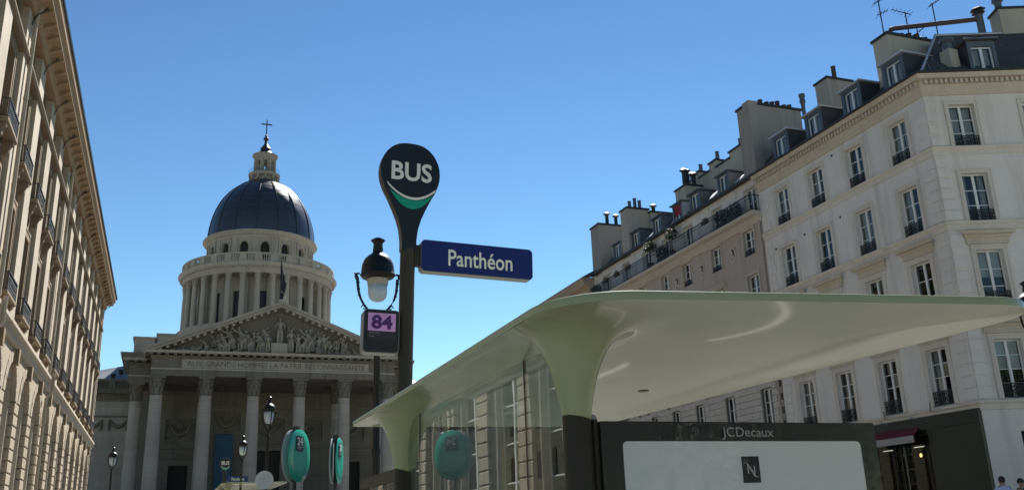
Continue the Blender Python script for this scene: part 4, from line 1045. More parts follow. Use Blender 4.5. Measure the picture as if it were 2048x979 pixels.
m = MB(); q = g0+CD*0.25; m.lathe([(0.16,22.95),(0.15,23.4),(0.24,23.45),(0.24,23.55),(0.0,23.6)], q.x, q.y, 14); part('chimney_pot', m, M['zinc_dark'], s, smooth=40)
# vent cowl on the corner slope
q = CO+CD*1.75-CN*0.75
m = MB(); m.box(q.x-0.24, q.x+0.24, q.y-0.24, q.y+0.24, 18.9, 19.75); s = part('roof_vent', m, M['render_cream'], cb)
m = MB(); m.lathe([(0.2,19.75),(0.17,20.1),(0.28,20.18),(0.28,20.28),(0.0,20.34)], q.x, q.y, 16); part('cowl', m, M['zinc_dark'], s, smooth=40)
# long rusty flue across the roof
fa = Vector((28.95, 28.0, 21.9)); fb = fa+CD*4.15; fb.z = 22.8
m = MB(); m.tube([fa, fa+Vector((0,0,0.42)), fa+Vector((0.0,0.0,0.52))+CD*0.08, fa+Vector((0,0,0.57))+CD*0.25, fb], 0.11, 10); t = T('roof_flue', 'long rusty flue pipe running level above the corner roof', 'flue pipe', fa)
part('pipe', m, M['rust'], t, smooth=50)
m = MB(); m.tube([fb+Vector((0,0,0.25)), fb+Vector((0,0,-2.2))], 0.16, 10); part('upright', m, M['zinc_dark'], t, smooth=50)
m = MB(); m.lathe([(0.17,fb.z+0.2),(0.3,fb.z+0.28),(0.16,fb.z+0.32),(0.16,fb.z+0.4),(0.34,fb.z+0.44),(0.2,fb.z+0.55),(0,fb.z+0.56)], fb.x, fb.y, 6); part('cowl', m, M['iron'], t)
# aerials
def aerial(label, P, h, booms):
    t = T('television_aerial', label, 'aerial', P, 'aerials on the corner roof'); P = Vector(P)
    m = MB(); m.tube([P, P+Vector((0,0,h))], 0.028, 6); part('mast', m, M['iron'], t)
    for z, d, L_, nel in booms:
        d = Vector(d).normalized(); c = P+Vector((0,0,z)); m = MB(); m.tube([c-d*L_*0.3, c+d*L_*0.7], 0.02, 5); sd = d.cross(Vector((0,0,1)))
        for i in range(nel):
            q = c+d*L_*(-0.28+0.96*i/(nel-1)); ln = 0.32-0.16*i/nel; m.tube([q-sd*ln, q+sd*ln], 0.012, 4)
        part('boom', m, M['iron'], t)
aerial('aerial with two linked masts above the near chimney pots', (28.75,28.1,21.9), 2.1, [(2.0,(0.6,-0.25,0.35),0.9,6),(1.35,(0.5,-0.3,0.25),0.5,4)])
aerial('aerial standing second from left on the near chimney', (30.0,27.9,21.9), 1.55, [(1.5,(-0.9,0.3,0.3),0.9,6)])
aerial('tallest aerial mast tied to the rusty flue', (31.5,27.7,21.9), 2.15, [(2.1,(0.5,-0.2,0.35),0.7,5)])
aerial('short crossed aerial between chimney and flue', (30.85,28.2,21.9), 1.0, [(0.8,(0.7,-0.3,0.6),1.2,7),(0.5,(-0.7,0.3,-0.5),0.6,4)])
# café front
m = MB(); m.box(RX-0.16, RX+0.1, 25.02, 33.2, 4.72, 5.20); m.box(RX-0.14, RX+0.1, 25.02, 25.9, 0.6, 4.718); m.box(RX-0.14, RX+0.1, 32.6, 33.2, 0.6, 4.718); m.box(RX-0.12, RX+0.1, 25.92, 27.55, 0.6, 4.715)
sf = part('shopfront', m, M['shop_green'], cb)
for ya, yb in ((27.6, 29.2), (29.24, 30.9), (30.94, 32.58)):
    m = MB(); m.box(RX+0.05, RX+0.056, ya, yb, 0.9, 4.6); part('pane', m, M['shop_glass'], sf)
    m = MB(); m.box(RX+0.02, RX+0.09, yb, yb+0.04, 0.6, 4.7); part('mullion', m, M['shop_green'], sf)
m = MB(); m.box(RX-0.06, RX+0.02, 25.1, 33.0, 4.55, 4.70); part('cornice_lip', m, M['shop_green'], sf)
for y in (27.9, 29.5):
    m = MB(); m.tube([(RX-0.15,y,5.16),(RX-0.5,y,5.22)], 0.014, 5); m.lathe([(0.025,5.16),(0.05,5.2),(0.04,5.25),(0,5.26)], RX-0.5, y, 8); part('spotlight', m, M['zinc'], sf)
m = MB(); m.tube([(RX-0.15,27.2,5.36),(RX-0.9,26.4,5.55)], 0.018, 5); part('awning_rod', m, M['iron'], sf)
m = MB(); m.tube([(RX-0.15,29.6,5.36),(RX-0.9,28.8,5.55)], 0.018, 5); part('awning_rod', m, M['iron'], sf)
aw = T('awning', 'short dark red café awning with a white valance', 'awning', (RX-0.2, 29.2, 4.3))
m = MB(); m.extrude([(0.0,4.86),(0.30,4.56),(0.30,4.53),(0.0,4.80)], (RX-0.17,27.9,0), (-1,0,0), (0,0,1), (0,2.7,0)); part('canvas', m, M['awning_red'], aw)
m = MB(); m.box(RX-0.475, RX-0.465, 27.9, 30.6, 4.29, 4.55); part('valance', m, M['awning_white'], aw)
m = MB(); m.lathe([(0.0,3.78),(0.035,3.80),(0.05,3.86),(0.03,3.92),(0,3.94)], RX+0.35, 28.55, 10); t = tag(part('wall_lamp', m, M['lamp_glow'], None, smooth=True), 'small glowing yellow lamp inside the dark café', 'lamp')
for ya, yb in ((30.0,30.5),(28.3,28.8)):
    m = MB(); m.box(RX+0.3, RX+0.36, ya, yb, 4.16, 4.19); tag(part('strip_light', m, M['tube_glow'], None), 'short white strip light, %s inside the dark café' % ('farther of two' if ya > 29 else 'nearer of two'), 'light', 'strip lights in the café')

# ------------------------------------------------------------------ rosy middle building with the long balcony
pb = T('balcony_apartment_building', 'weathered rosy apartment building with a long planted balcony and dormers', 'building', (RX+4, 46, gz(27, 46)))
YA, YB = 36.14, 55.6
WT = [37.0, 40.1, 43.2, 45.65, 48.2, 51.0, 53.8]            # top floor
W5 = [37.42, 40.48, 43.5, 46.0, 48.85, 51.7, 54.4]
W3 = [37.43, 40.57, 43.5, 46.05, 48.53, 51.2, 53.8]
holes = [(y-0.47, y+0.47, 14.53, 15.84) for y in W5] + [(y-0.5, y+0.5, 11.6, 13.5) for y in W5] + [(y-0.5, y+0.5, 8.9, 10.7) for y in W5]
m = MB(); wall_holes(m, (RX+0.02,0,0), (0,1,0), (-1,0,0), YA, YB, 8.62, 16.3, holes, 0.3); part('wall', m, M['pink'], pb)
m = MB(); wall_holes(m, (RX+0.05,0,0), (0,1,0), (-1,0,0), YA, YB, 0.0, 8.62, [(y-0.45, y+0.45, 5.9, 7.8) for y in W3], 0.3); part('base_wall', m, M['mortar'], pb)
m = MB(); wall_holes(m, (RX+0.12,0,0), (0,1,0), (-1,0,0), YA, YB, 16.3, 18.45, [(y-0.44, y+0.44, 16.52, 17.95) for y in WT], 0.26)
m.quad((RX,YB,0),(RX+9,YB,0),(RX+9,YB,18.4),(RX,YB,18.4)); part('attic_wall', m, M['cream'], pb)
m = MB(); m.box(RX+0.75, RX+10, YA+0.05, YB-0.05, 0, 18.3); part('interior', m, M['interior'], pb)
KP = kit(0.94, 1.31, 0.18, 2, 3, rail=0.3, surround=0.10, proud=0.05); KP3 = kit(1.0, 1.9, 0.18, 2, 3, surround=0.12, proud=0.05)
KT = kit(0.88, 1.43, 0.16, 2, 2, surround=0.07, proud=0.03); KG = kit(0.9, 1.9, 0.16, 2, 3)
mtp = {'surround': M['pink_trim'], 'casement': M['white_paint'], 'hood': M['pink_trim']}; mtd = {'surround': M['pink_trim'], 'casement': M['dark_paint']}
for i, y in enumerate(W5):
    add_window(pb, KP, facing((RX+0.02, y, 14.53), (-1,0)), mtp, curtain=[None,1,None,0,1,None,1][i])
    if i < 4: add_window(pb, KP3, facing((RX+0.02, y, 11.6), (-1,0)), mtp, curtain=1)
for i, y in enumerate(WT): add_window(pb, KT, facing((RX+0.12, y, 16.52), (-1,0)), mtp if i in (0, 4) else mtd, curtain=1 if i == 0 else None)
for i, y in enumerate(W3): add_window(pb, KG, facing((RX+0.05, y, 5.9), (-1,0)), mtp, curtain=[0,None,1,None,0,1,None][i])
# ashlar of the lower storey, stone by stone
smc = {}
row = 0; z = 5.2; HH = 0.312
while z < 8.6:
    y = YA+0.06+(0.0 if row % 2 else 0.38)
    while y < 52.0:
        L_ = random.choice((0.66, 0.72, 0.78, 0.84)); y1 = min(y+L_, 52.2)
        segs = [(y, y1)]
        for wy in W3:
            if z+HH > 5.9 and z < 7.8-0.02:
                new = []
                for a, b in segs:
                    lo, hi = wy-0.452, wy+0.452
                    if b <= lo or a >= hi: new.append((a, b)); continue
                    if a < lo: new.append((a, lo))
                    if b > hi: new.append((hi, b))
                segs = new
        for a, b in segs:
            if b-a < 0.07: continue
            if z > 7.8-HH and z < 8.1 and any(abs((a+b)/2-wy) < 0.75 for wy in W3) and z > 7.78: continue
            k = round(b-a, 2)
            if k not in smc: q = MB(); q.bblock(-0.02, 0.075, -k/2+0.009, k/2-0.009, 0.009, HH-0.009, 0.008); smc[k] = q.mesh('stone')
            put('stone', smc[k], M['ashlar'], pb, Matrix.Translation((RX+0.0+random.uniform(-0.006,0.004), (a+b)/2, z)))
        y = y1
    z += HH; row += 1
# flat arches over the lower windows
for wy in W3[:6]:
    for k in range(5):
        a = -0.62+1.24*k/5; b = -0.62+1.24*(k+1)/5; f = 0.86
        m = MB(); m.extrude([(a*f+0.008,7.815),(b*f-0.008,7.815),(b+0.0-0.008,8.21),(a+0.008,8.21)], (RX-0.022,wy,0), (0,1,0), (0,0,1), (0.08,0,0)); part('arch_stone', m, M['ashlar'], pb)
m = MB(); m.box(RX-0.06, RX+0.05, YA, YB, 8.62, 8.80); part('string_course', m, M['pink_trim'], pb)
# oval niches with busts
for y, z in ((38.95, 15.02), (42.0, 15.0), (38.95, 12.55), (42.05, 12.5), (44.75, 15.0)):
    m = MB(); m.ring((RX+0.0, y, z), 0.31, 0.055, 'x', 22, 6, sx=0.86, sz=1.08); o_ = part('oval_niche', m, M['pink_trim'], pb, smooth=True)
    m = MB(); n = 20
    for yo, s_ in ((0.0,1.0),(0.10,0.85),(0.14,0.4),(0.145,0.0)):
        for i in range(n): a = 2*math.pi*i/n; m.v.append((RX+0.018-0.02+yo*0.1, y+0.26*s_*math.cos(a), z+0.33*s_*math.sin(a)))
    for j in range(3):
        for i in range(n): k = (i+1) % n; m.f.append((j*n+i, j*n+k, (j+1)*n+k, (j+1)*n+i))
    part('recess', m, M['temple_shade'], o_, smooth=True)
    m = MB(); m.ball((RX-0.06, y, z+0.05), 0.09, 0.09, 0.12, 10, 8); m.ball((RX-0.03, y, z-0.15), 0.07, 0.16, 0.11, 10, 7); m.tube([(RX-0.05,y,z-0.1),(RX-0.06,y,z)], 0.05, 8); part('bust', m, M['pink_trim'], o_, smooth=True)
    m = MB(); m.extrude([(-0.12,0),(0.12,0),(0.05,-0.24),(-0.05,-0.24)], (RX-0.06,y,z-0.36), (0,1,0), (0,0,1), (0.08,0,0)); part('console', m, M['pink_trim'], o_)
# hood over the blind window between niches
m = MB(); m.box(RX-0.16, RX+0.02, 39.8, 41.3, 13.62, 13.72); m.box(RX-0.08, RX+0.02, 39.9, 41.2, 13.5, 13.62); part('hood', m, M['pink_trim'], pb)
# balcony with railing, cornice and frieze
m = MB(); profile_run(m, [(0,15.95),(0.05,15.95),(0.08,16.02),(0.30,16.22),(0.55,16.27),(0.62,16.33),(0.62,16.42),(0.55,16.46),(-0.1,16.46)], (RX,YA-0.05,0), (RX,YB-0.2,0), (-1,0,0)); bl = part('balcony', m, M['pink_trim'], pb)
m = MB(); m.box(RX-0.03, RX+0.02, YA, YB, 15.99, 16.20); fr_ = part('frieze', m, M['frieze_rose'], pb)
m = MB(); xr = RX-0.56
m.box(xr-0.02, xr+0.02, YA-0.02, YB-0.3, 17.27, 17.31); m.box(xr-0.012, xr+0.012, YA, YB-0.3, 16.52, 16.545); m.box(xr-0.01, xr+0.01, YA, YB-0.3, 17.1, 17.12)
m.box(xr, RX+0.1, YA-0.02, YA+0.02, 17.27, 17.31); m.box(xr, RX+0.1, YA-0.012, YA+0.012, 16.52, 16.545)
y = YA
while y < YB-0.3: m.box(xr-0.008, xr+0.008, y-0.008, y+0.008, 16.45, 17.28); y += 0.115
for k in range(5): m.box(xr+0.12*k, xr+0.12*k+0.016, YA-0.008, YA+0.008, 16.45, 17.28)
part('railing', m, M['iron'], bl)
m = MB(); m.tube([(RX-0.08,36.3,16.0),(RX-0.08,36.3,14.5),(RX-0.08,36.34,8.0),(RX-0.08,36.36,1.0)], 0.06, 8)
for zz in (14.0, 12.0, 9.5, 7.5): m.lathe([(0.08,zz),(0.08,zz+0.1)], RX-0.08, 36.33, 8)
part('rainwater_pipe', m, M['pink'], pb, smooth=50)
# roof, eave, dormers, chimneys
m = MB(); m.quad((RX+0.0,YA,18.47),(RX+0.0,YB,18.47),(RX+1.4,YB,19.85),(RX+1.4,YA,19.85)); m.quad((RX+1.4,YA,19.85),(RX+1.4,YB,19.85),(RX+6,YB,20.4),(RX+6,YA,20.4)); m.quad((RX,YB,18.47),(RX+1.4,YB,19.85),(RX+6,YB,20.4),(RX+9,YB,18.47)); rf = part('roof', m, M['slate'], pb)
m = MB(); m.box(RX-0.22, RX+0.1, YA, YB, 18.40, 18.50); part('eave', m, M['gutter'], pb)
KQ = kit(0.78, 1.0, 0.12, 2, 1, frame=0.05, mull=0.08, curtain=True); KQ['w'], KQ['h'] = 0.78, 1.0
for i, y in enumerate((39.5, 42.45, 44.4, 46.9, 49.7, 52.4)):
    dormer(pb, (RX+0.28, y, 18.5), (-1,0), 1.12, 1.32, 1.9, KQ, M['zinc_dark'] if i != 2 else M['zinc'], M['white_paint'] if i == 0 else M['dark_paint'], M['zinc_dark'], blind=M['blind_red'] if i == 2 else None, peak=0.1, roof_mat=M['zinc_dark'])
for y in (38.4, 41.0, 48.3):
    m = MB(); c = Vector((RX+0.6, y, 19.1)); ax = Vector((0.71,0,0.70)).normalized(); m.obox(c, ax*0.3, (0,0.26,0), Vector((-0.78,0,0.62))*0.03); part('skylight', m, M['zinc'], rf)
stack(pb, 27.15, 30.4, 36.25, 37.35, 18.3, 22.45, M['render_grey'], [(28.3,36.8),(28.7,36.8),(29.05,36.8),(29.4,36.8),(29.8,36.8),(30.15,36.8)], ph=0.5, pr=0.13)
m = MB(); m.box(27.05, 27.6, 36.15, 36.7, 18.42, 22.60); part('chimney_stack', m, M['render_grey'], pb)
m = MB(); m.lathe([(0.1,22.2),(0.11,23.0),(0.17,23.1),(0.13,23.3),(0.17,23.4),(0.17,23.55),(0,23.6)], 30.75, 36.4, 12); part('flue', m, M['zinc_dark'], pb, smooth=40)
stack(pb, 27.1, 30.9, 54.6, 55.9, 18.3, 21.85, M['render_grey'], [(28.0,55.0),(28.7,55.0),(29.5,55.0),(30.3,55.0)], 'iron', True, 0.75, 0.13)
stack(pb, 27.1, 28.7, 50.3, 51.25, 18.3, 21.55, M['render_cream'], [(27.6,50.8),(28.0,50.8),(28.35,50.8)], 'zinc_dark', False, 0.75, 0.12)
stack(pb, 28.7, 31.4, 50.0, 51.3, 18.3, 21.3, M['render_cream'], [(29.2,50.5)], 'iron', True, 0.5, 0.13)
stack(pb, 29.4, 30.6, 46.6, 47.9, 19.5, 22.0, M['render_cream'], [(29.6,47.0),(30.0,47.3),(30.3,47.0)], 'iron', True, 1.0, 0.14)
for k, (ya, yb, zt) in enumerate(((42.6,43.9,23.35),(43.9,45.4,23.0),(45.4,46.2,23.5),(46.2,47.4,23.05),(47.4,48.2,23.5),(48.2,49.7,23.2))):
    stack(pb, 31.0, 31.9, ya+0.002, yb-0.002, 20.0, zt-0.12, M['render_cream'], [] if k in (1, 3) else [(31.3,(ya+yb)/2-0.2),(31.3,(ya+yb)/2+0.3)][:2 if k == 5 else 1], 'zinc_dark', k == 5, 0.6, 0.13)
# plants on the balcony: each pot is a thing
def leaf_cloud(mb, c, rx, ry, rz, n, s):
    for _ in range(n):
        while True:
            p = Vector((random.uniform(-1,1), random.uniform(-1,1), random.uniform(-1,1)))
            if p.length < 1 and p.length > random.random()*0.8: break
        q = Vector((c[0]+p.x*rx, c[1]+p.y*ry, c[2]+p.z*rz)); a = Vector((random.gauss(0,1), random.gauss(0,1), random.gauss(0,1))).normalized(); b = a.orthogonal().normalized(); w = a.cross(b)
        k = s*random.uniform(0.7, 1.4); mb.quad(q-a*k, q+b*k*0.5, q+a*k, q-b*k*0.5)
def plant(label, y, kind):
    t = T('potted_plant', label, 'potted plant', (RX-0.3, y, 16.47), 'plants on the long balcony'); x = RX-0.32
    if kind == 'tree':
        m = MB(); m.lathe([(0.14,16.47),(0.19,16.8),(0.2,16.82),(0.17,16.8)], x, y, 12); part('pot', m, M['planter'], t, smooth=40)
        m = MB(); m.tube([(x,y,16.75),(x+.02,y+.03,17.3),(x,y,17.7)], [0.03,0.025,0.015], 6); m.tube([(x,y,17.5),(x-.1,y+.15,17.8)], 0.012, 5); part('stem', m, M['planter'], t)
        m = MB(); leaf_cloud(m, (x,y,17.85), 0.36, 0.5, 0.34, 420, 0.075); part('foliage', m, M['leaf'], t)
    elif kind == 'bush':
        m = MB(); m.box(x-0.12, x+0.14, y-0.45, y+0.45, 16.47, 16.75); part('planter', m, M['planter'], t)
        m = MB(); leaf_cloud(m, (x,y,17.1), 0.3, 0.55, 0.42, 420, 0.07); part('foliage', m, M['leaf_dark'], t)
    else:
        xr_ = RX-0.66
        m = MB(); m.extrude([(-0.10,17.05),(0.06,17.05),(0.08,17.22),(-0.12,17.22)], (xr_,y-0.26,0), (1,0,0), (0,0,1), (0,0.52,0)); part('trough', m, M['planter'], t)
        m = MB(); leaf_cloud(m, (xr_,y,17.28), 0.14, 0.3, 0.12, 120, 0.045); part('foliage', m, M['leaf_dark'], t)
for y, k, l in ((44.35,'tree','taller round-headed potted tree in the middle of the long balcony'), (47.0,'tree','round potted tree at the left of the taller one, on the balcony'),
        (37.9,'bush','bushy dark planter by the near end of the long balcony'), (39.1,'bush','low dark shrub planter second from the near balcony end'), (45.6,'bush','dark planter between the two potted trees'),
        (54.7,'bush','dark planter at the far end of the long balcony'), (40.2,'trough','small trough on the balcony rail nearest the camera'), (49.3,'trough','small trough on the rail left of the potted trees'),
        (50.9,'trough','rail trough third from the far end of the balcony'), (52.6,'trough','rail trough farthest along the balcony')):
    plant(l, y, k)

# ------------------------------------------------------------------ third building further along
fbld = T('cornice_building', 'brownish stone building with bold cornice showing just beyond the rosy one', 'building', (RX+4, 66, gz(27, 66)))
fh = [(y-0.5, y+0.5, z, z+2.0) for y in (58.2, 61.2, 64.2, 67.2, 70.2, 73.2) for z in (5.5, 9.2, 12.9)]
m = MB(); wall_holes(m, (RX,0,0), (0,1,0), (-1,0,0), YB+0.03, 76.0, 0, 17.3, fh, 0.3); m.quad((RX,76,0),(RX+10,76,0),(RX+10,76,17.3),(RX,76,17.3)); part('wall', m, M['far_stone'], fbld)
m = MB(); m.box(RX+0.7, RX+10, YB+0.1, 75.9, 0, 17.2); part('interior', m, M['interior'], fbld)
KF = kit(1.0, 2.0, 0.2, 2, 3, surround=0.15)
for h_ in fh: add_window(fbld, KF, facing((RX, (h_[0]+h_[1])/2, h_[2]), (-1,0)), {'surround': M['cream_trim'], 'casement': M['white_paint']}) if h_[0] < 66 and h_[2] > 9 else None
m = MB(); miter_run(m, [(-0.1,16.9),(0.08,16.9),(0.12,17.2),(0.3,17.35),(0.34,17.6),(0.75,17.72),(0.8,18.0),(0.9,18.12),(0.9,18.25),(-0.1,18.3)], [(RX,YB+0.03),(RX,76.0),(RX+6,76.0)], [(-1,0),(0,1)]); part('cornice', m, M['far_stone'], fbld)
m = MB(); m.quad((RX-0.85,YB+0.05,18.31),(RX-0.85,76.8,18.31),(RX+4,73,21),(RX+4,YB+0.05,21)); m.quad((RX-0.85,76.8,18.31),(RX+10,76.8,18.31),(RX+6,73,21),(RX+4,73,21)); m.quad((RX-0.85,YB+0.05,18.31),(RX+4,YB+0.05,21),(RX+10,YB+0.05,21),(RX+10,YB+0.05,18.31)); part('roof', m, M['slate'], fbld)

# ------------------------------------------------------------------ domed temple closing the street
PX, PY = 13.0, 125.0; DY = 162.0; G0 = 1.3
tp = T('domed_temple', 'grey stone temple with columned portico, carved pediment and lead-covered dome at street end', 'temple', (PX, 140, G0))
# Corinthian capital and column meshes
def capital(rt, h):
    m = MB()
    m.lathe([(rt*1.02,0.0),(rt*1.1,0.02*h),(rt*1.02,0.05*h),(rt*0.98,0.3*h),(rt*1.05,0.6*h),(rt*1.25,0.86*h)], 0, 0, 16)
    for rowi, (z0, hh, out, n, ph) in enumerate(((0.05,0.40,0.30,8,0),(0.28,0.44,0.38,8,math.pi/8))):
        for k in range(n):
            a = 2*math.pi*k/n+ph; ca, sa = math.cos(a), math.sin(a); tx, ty = -sa, ca; w = rt*0.34
            prev = None
            for q in range(5):
                s_ = q/4; r = rt*(1.04+0.08*s_+out*max(0, s_-0.55)**1.3*2.2); z = h*(z0+hh*(s_ if s_ < 0.9 else 0.88)); ww = w*(1-0.45*s_*s_)
                p0, p1, p2 = (r*ca-tx*ww, r*sa-ty*ww, z), ((r+0.05*rt)*ca, (r+0.05*rt)*sa, z), (r*ca+tx*ww, r*sa+ty*ww, z)
                if prev: m.quad(prev[0], prev[1], p1, p0); m.quad(prev[1], prev[2], p2, p1)
                prev = (p0, p1, p2)
    for k in range(4):
        a = math.pi/4+math.pi/2*k; ca, sa = math.cos(a), math.sin(a)
        m.tube([(rt*1.1*ca,rt*1.1*sa,0.5*h),(rt*1.35*ca,rt*1.35*sa,0.72*h),(rt*1.6*ca,rt*1.6*sa,0.82*h)], [rt*0.08,rt*0.1,rt*0.17], 6)
    s_ = rt*1.36; m.box(-s_, s_, -s_, s_, 0.87*h, 0.99*h)
    return m.mesh('capital')
def shaft(r0, r1, h, n=20, flute=False):
    m = MB(); pr = [(r0*1.22,0),(r0*1.22,0.12*r0*2),(r0*1.12,0.3*r0),(r0*1.16,0.5*r0),(r0*1.0,0.62*r0)]
    for i in range(9):
        s_ = i/8; pr.append((r0+(r1-r0)*(s_**1.5), 0.65*r0+(h-0.65*r0-0.12)*s_))
    pr += [(r1*1.08,h-0.10),(r1*1.08,h-0.03),(r1,h)]
    return m.lathe(pr, 0, 0, n).mesh('column', smooth=40)
SZ, CH_ = 19.75, 2.40; base_z = 3.3
sh_me = shaft(0.90, 0.74, SZ-base_z, 24); cap_me = capital(0.74, CH_)
def column(x, y):
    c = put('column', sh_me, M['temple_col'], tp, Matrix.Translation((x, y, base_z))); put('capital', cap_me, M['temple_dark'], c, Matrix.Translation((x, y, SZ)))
CX = [PX+5.97*k for k in (-2.5,-1.5,-0.5,0.5,1.5,2.5)]
for x in CX: column(x, PY)
for x in (PX-17.5, PX+17.5): column(x, 131.0)
for x in (CX[0]-0.15, CX[1], CX[4], CX[5]+0.15): column(x, 131.0)
# steps / stylobate
for k in range(8):
    m = MB(); m.box(PX-19-k*0.4, PX+19+k*0.4, PY-2.2-k*0.42, 140-k*0.01, 0.5, 3.3-k*0.26-0.002*k); part('step', m, M['temple'], tp)
# entablature (front block) and the wider block behind
XL, XR = PX-15.75, PX+15.75
def entab(xl, xr, yf, yb, top, name, z_a=22.15):
    m = MB(); m.box(xl, xr, yf, yb, z_a, 23.0); m.box(xl-0.08, xr+0.08, yf-0.08, yb, 23.002, 23.12); m.box(xl-0.02, xr+0.02, yf-0.02, yb, 23.122, 24.35); m.box(xl-0.12, xr+0.12, yf-0.14, yb, 24.352, 24.52)
    m.box(xl-0.25, xr+0.25, yf-0.3, yb, 24.522, 24.72)
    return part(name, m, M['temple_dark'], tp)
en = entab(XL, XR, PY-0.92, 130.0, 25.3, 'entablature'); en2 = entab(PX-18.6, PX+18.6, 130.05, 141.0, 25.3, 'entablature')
for (xl, xr, yf, yb, p_) in ((XL, XR, PY-0.92, 130.0, en), (PX-18.6, PX+18.6, 130.05, 141.0, en2)):
    m = MB(); m.box(xl-0.08, xr+0.08, yf-0.10, yf-0.082, 22.95, 23.118); m.box(xl-0.75, xr+0.75, yf-0.85, yb, 24.98, 25.12); m.box(xl-0.82, xr+0.82, yf-0.92, yb, 25.122, 25.30); part('light_moulding', m, M['drum'], p_)
    m = MB(); x = xl-0.4
    while x < xr+0.4: m.box(x, x+0.42, yf-0.78, yf-0.2, 24.725, 24.975); x += 0.98
    tag(part('modillion_row', m, M['temple_dark'], p_), kind='stuff')
m = MB(); miter_run(m, [(0.75,25.305),(1.0,25.305),(1.15,25.7),(1.2,25.95),(0.75,25.95)], [(PX-18.6,141),(PX-18.6,130.05),(PX+18.6,130.05),(PX+18.6,141)], [(-1,0),(0,-1),(1,0)]); part('cyma', m, M['temple_dark'], en2)
# inscription on the frieze: carved panel with raised letters
m = MB(); m.box(PX-12.1, PX+12.05, PY-0.955, PY-0.942, 23.2, 24.3); ip = part('inscription_panel', m, M['temple'], en)
put('lettering', text_mesh('AUX GRANDS HOMMES LA PATRIE RECONNAISSANTE', width=23.0, height=0.72, bold=0.0, depth=0.03), M['temple_dark'], ip, Matrix.Translation((PX, PY-0.965, 23.75)))
# pediment
HW = 16.5; AZ = 32.0; BZ = 25.31
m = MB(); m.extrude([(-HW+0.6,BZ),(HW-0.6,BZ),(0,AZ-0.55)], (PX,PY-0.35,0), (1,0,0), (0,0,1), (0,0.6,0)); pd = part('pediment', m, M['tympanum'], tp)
sl = math.atan2(AZ-BZ, HW)
for sx in (-1, 1):
    d = Vector((sx*-math.cos(sl)*-1, 0, 0))
    a = Vector((PX+sx*(HW+0.35), 0, BZ-0.02)); b = Vector((PX, 0, AZ+0.12)); ax = (b-a); L_ = ax.length; ax.normalize(); up = Vector((-ax.z*sx*-1*-1, 0, 0)); up = Vector((0,1,0)).cross(ax); up = up if up.z > 0 else -up
    def band(w0, w1, y0, name, mat):
        m = MB(); p = [a+up*w0, b+up*w0*1.0, b+up*w1, a+up*w1]
        cut = lambda P, w: Vector((PX, 0, AZ+0.12+w/math.cos(sl)))
        q = [a+up*w0, cut(b, w0), cut(b, w1), a+up*w1]
        m.extrude([(v.x, v.z) for v in q], (0,y0,0), (1,0,0), (0,0,1), (0, 126.5-y0, 0)); return part(name, m, mat, pd)
    band(-0.75, -0.45, PY-0.75, 'raking_bed', M['temple_dark']); band(-0.449, -0.12, PY-1.75, 'raking_corona', M['temple_col']); band(-0.118, 0.2, PY-2.0, 'raking_cyma', M['temple_col'])
    m = MB(); k = 1
    while k*0.95 < L_-0.8:
        c = a+ax*(k*0.95)-up*0.60+Vector((0,PY-1.15,0)); m.obox(c, ax*0.2, (0,0.35,0), up*0.13); k += 1
    tag(part('modillion_row', m, M['drum'], pd), kind='stuff')
# carved figures of the tympanum
def fig_stand(h, arm=0):
    m = MB(); m.lathe([(0.20,0),(0.24,0.1),(0.20,0.5*h),(0.17,0.58*h),(0.25,0.76*h),(0.22,0.82*h),(0.08,0.85*h),(0.07,0.88*h)], 0, 0, 9); m.ball((0,-0.03,0.93*h), 0.11, 0.12, 0.14, 8, 6)
    for s_ in (-1, 1):
        m.tube([(s_*0.22,-0.03,0.78*h),(s_*(0.36+0.1*arm),-0.16,0.62*h+0.25*arm*h*(s_ > 0)),(s_*(0.24+0.3*arm*(s_ > 0)),-0.32,0.52*h+0.42*arm*h*(s_ > 0))], [0.08,0.065,0.05], 6); m.tube([(s_*0.1,-0.16,0.5*h),(s_*0.16,-0.26,0.25*h),(s_*0.14,-0.2,0.02)], [0.11,0.09,0.08], 6)
    for k in range(5): a = -2.4+0.42*k; m.tube([(0.18*math.cos(a),0.2*math.sin(a),0.6*h),(0.25*math.cos(a),0.26*math.sin(a),0.05)], 0.04, 5)
    return m.mesh('figure', smooth=True)
def fig_sit(h):
    m = MB(); m.box(-0.35, 0.35, -0.25, 0.3, 0, 0.32*h); m.lathe([(0.24,0.3*h),(0.22,0.45*h),(0.27,0.68*h),(0.2,0.78*h),(0.07,0.82*h)], 0, 0.05, 9); m.ball((0.03,0,0.9*h), 0.12, 0.13, 0.15, 8, 6)
    for s_ in (-1, 1): m.tube([(s_*0.14,0,0.36*h),(s_*0.2,-0.45,0.36*h),(s_*0.2,-0.5,0.02)], [0.15,0.12,0.09], 6); m.tube([(s_*0.25,0,0.7*h),(s_*0.42,-0.2,0.5*h),(s_*0.25,-0.45,0.45*h)], [0.09,0.07,0.05], 6)
    return m.mesh('figure', smooth=True)
def fig_lie(L0):
    m = MB(); m.tube([(-L0/2,0,0.18),(-L0/4,0,0.25),(0,0,0.32),(L0*0.25,0,0.5),(L0*0.34,0,0.78)], [0.10,0.16,0.2,0.22,0.1], 8); m.ball((L0*0.36,0,0.95), 0.13,0.14,0.15, 8, 6)
    m.tube([(0,-0.1,0.3),(-L0*0.2,-0.25,0.55),(-L0*0.32,-0.25,0.1)], [0.16,0.12,0.08], 6); m.tube([(L0*0.28,-0.1,0.7),(L0*0.15,-0.35,0.5),(0,-0.3,0.42)], [0.09,0.07,0.05], 6); m.tube([(L0*0.3,0.1,0.65),(L0*0.42,-0.1,0.35),(L0*0.4,-0.2,0.08)], [0.09,0.07,0.06], 6)
    return m.mesh('figure', smooth=True)
FS = [fig_stand(2.0, 0), fig_stand(2.0, 1)]; FT = fig_sit(1.8); FL = fig_lie(2.0)
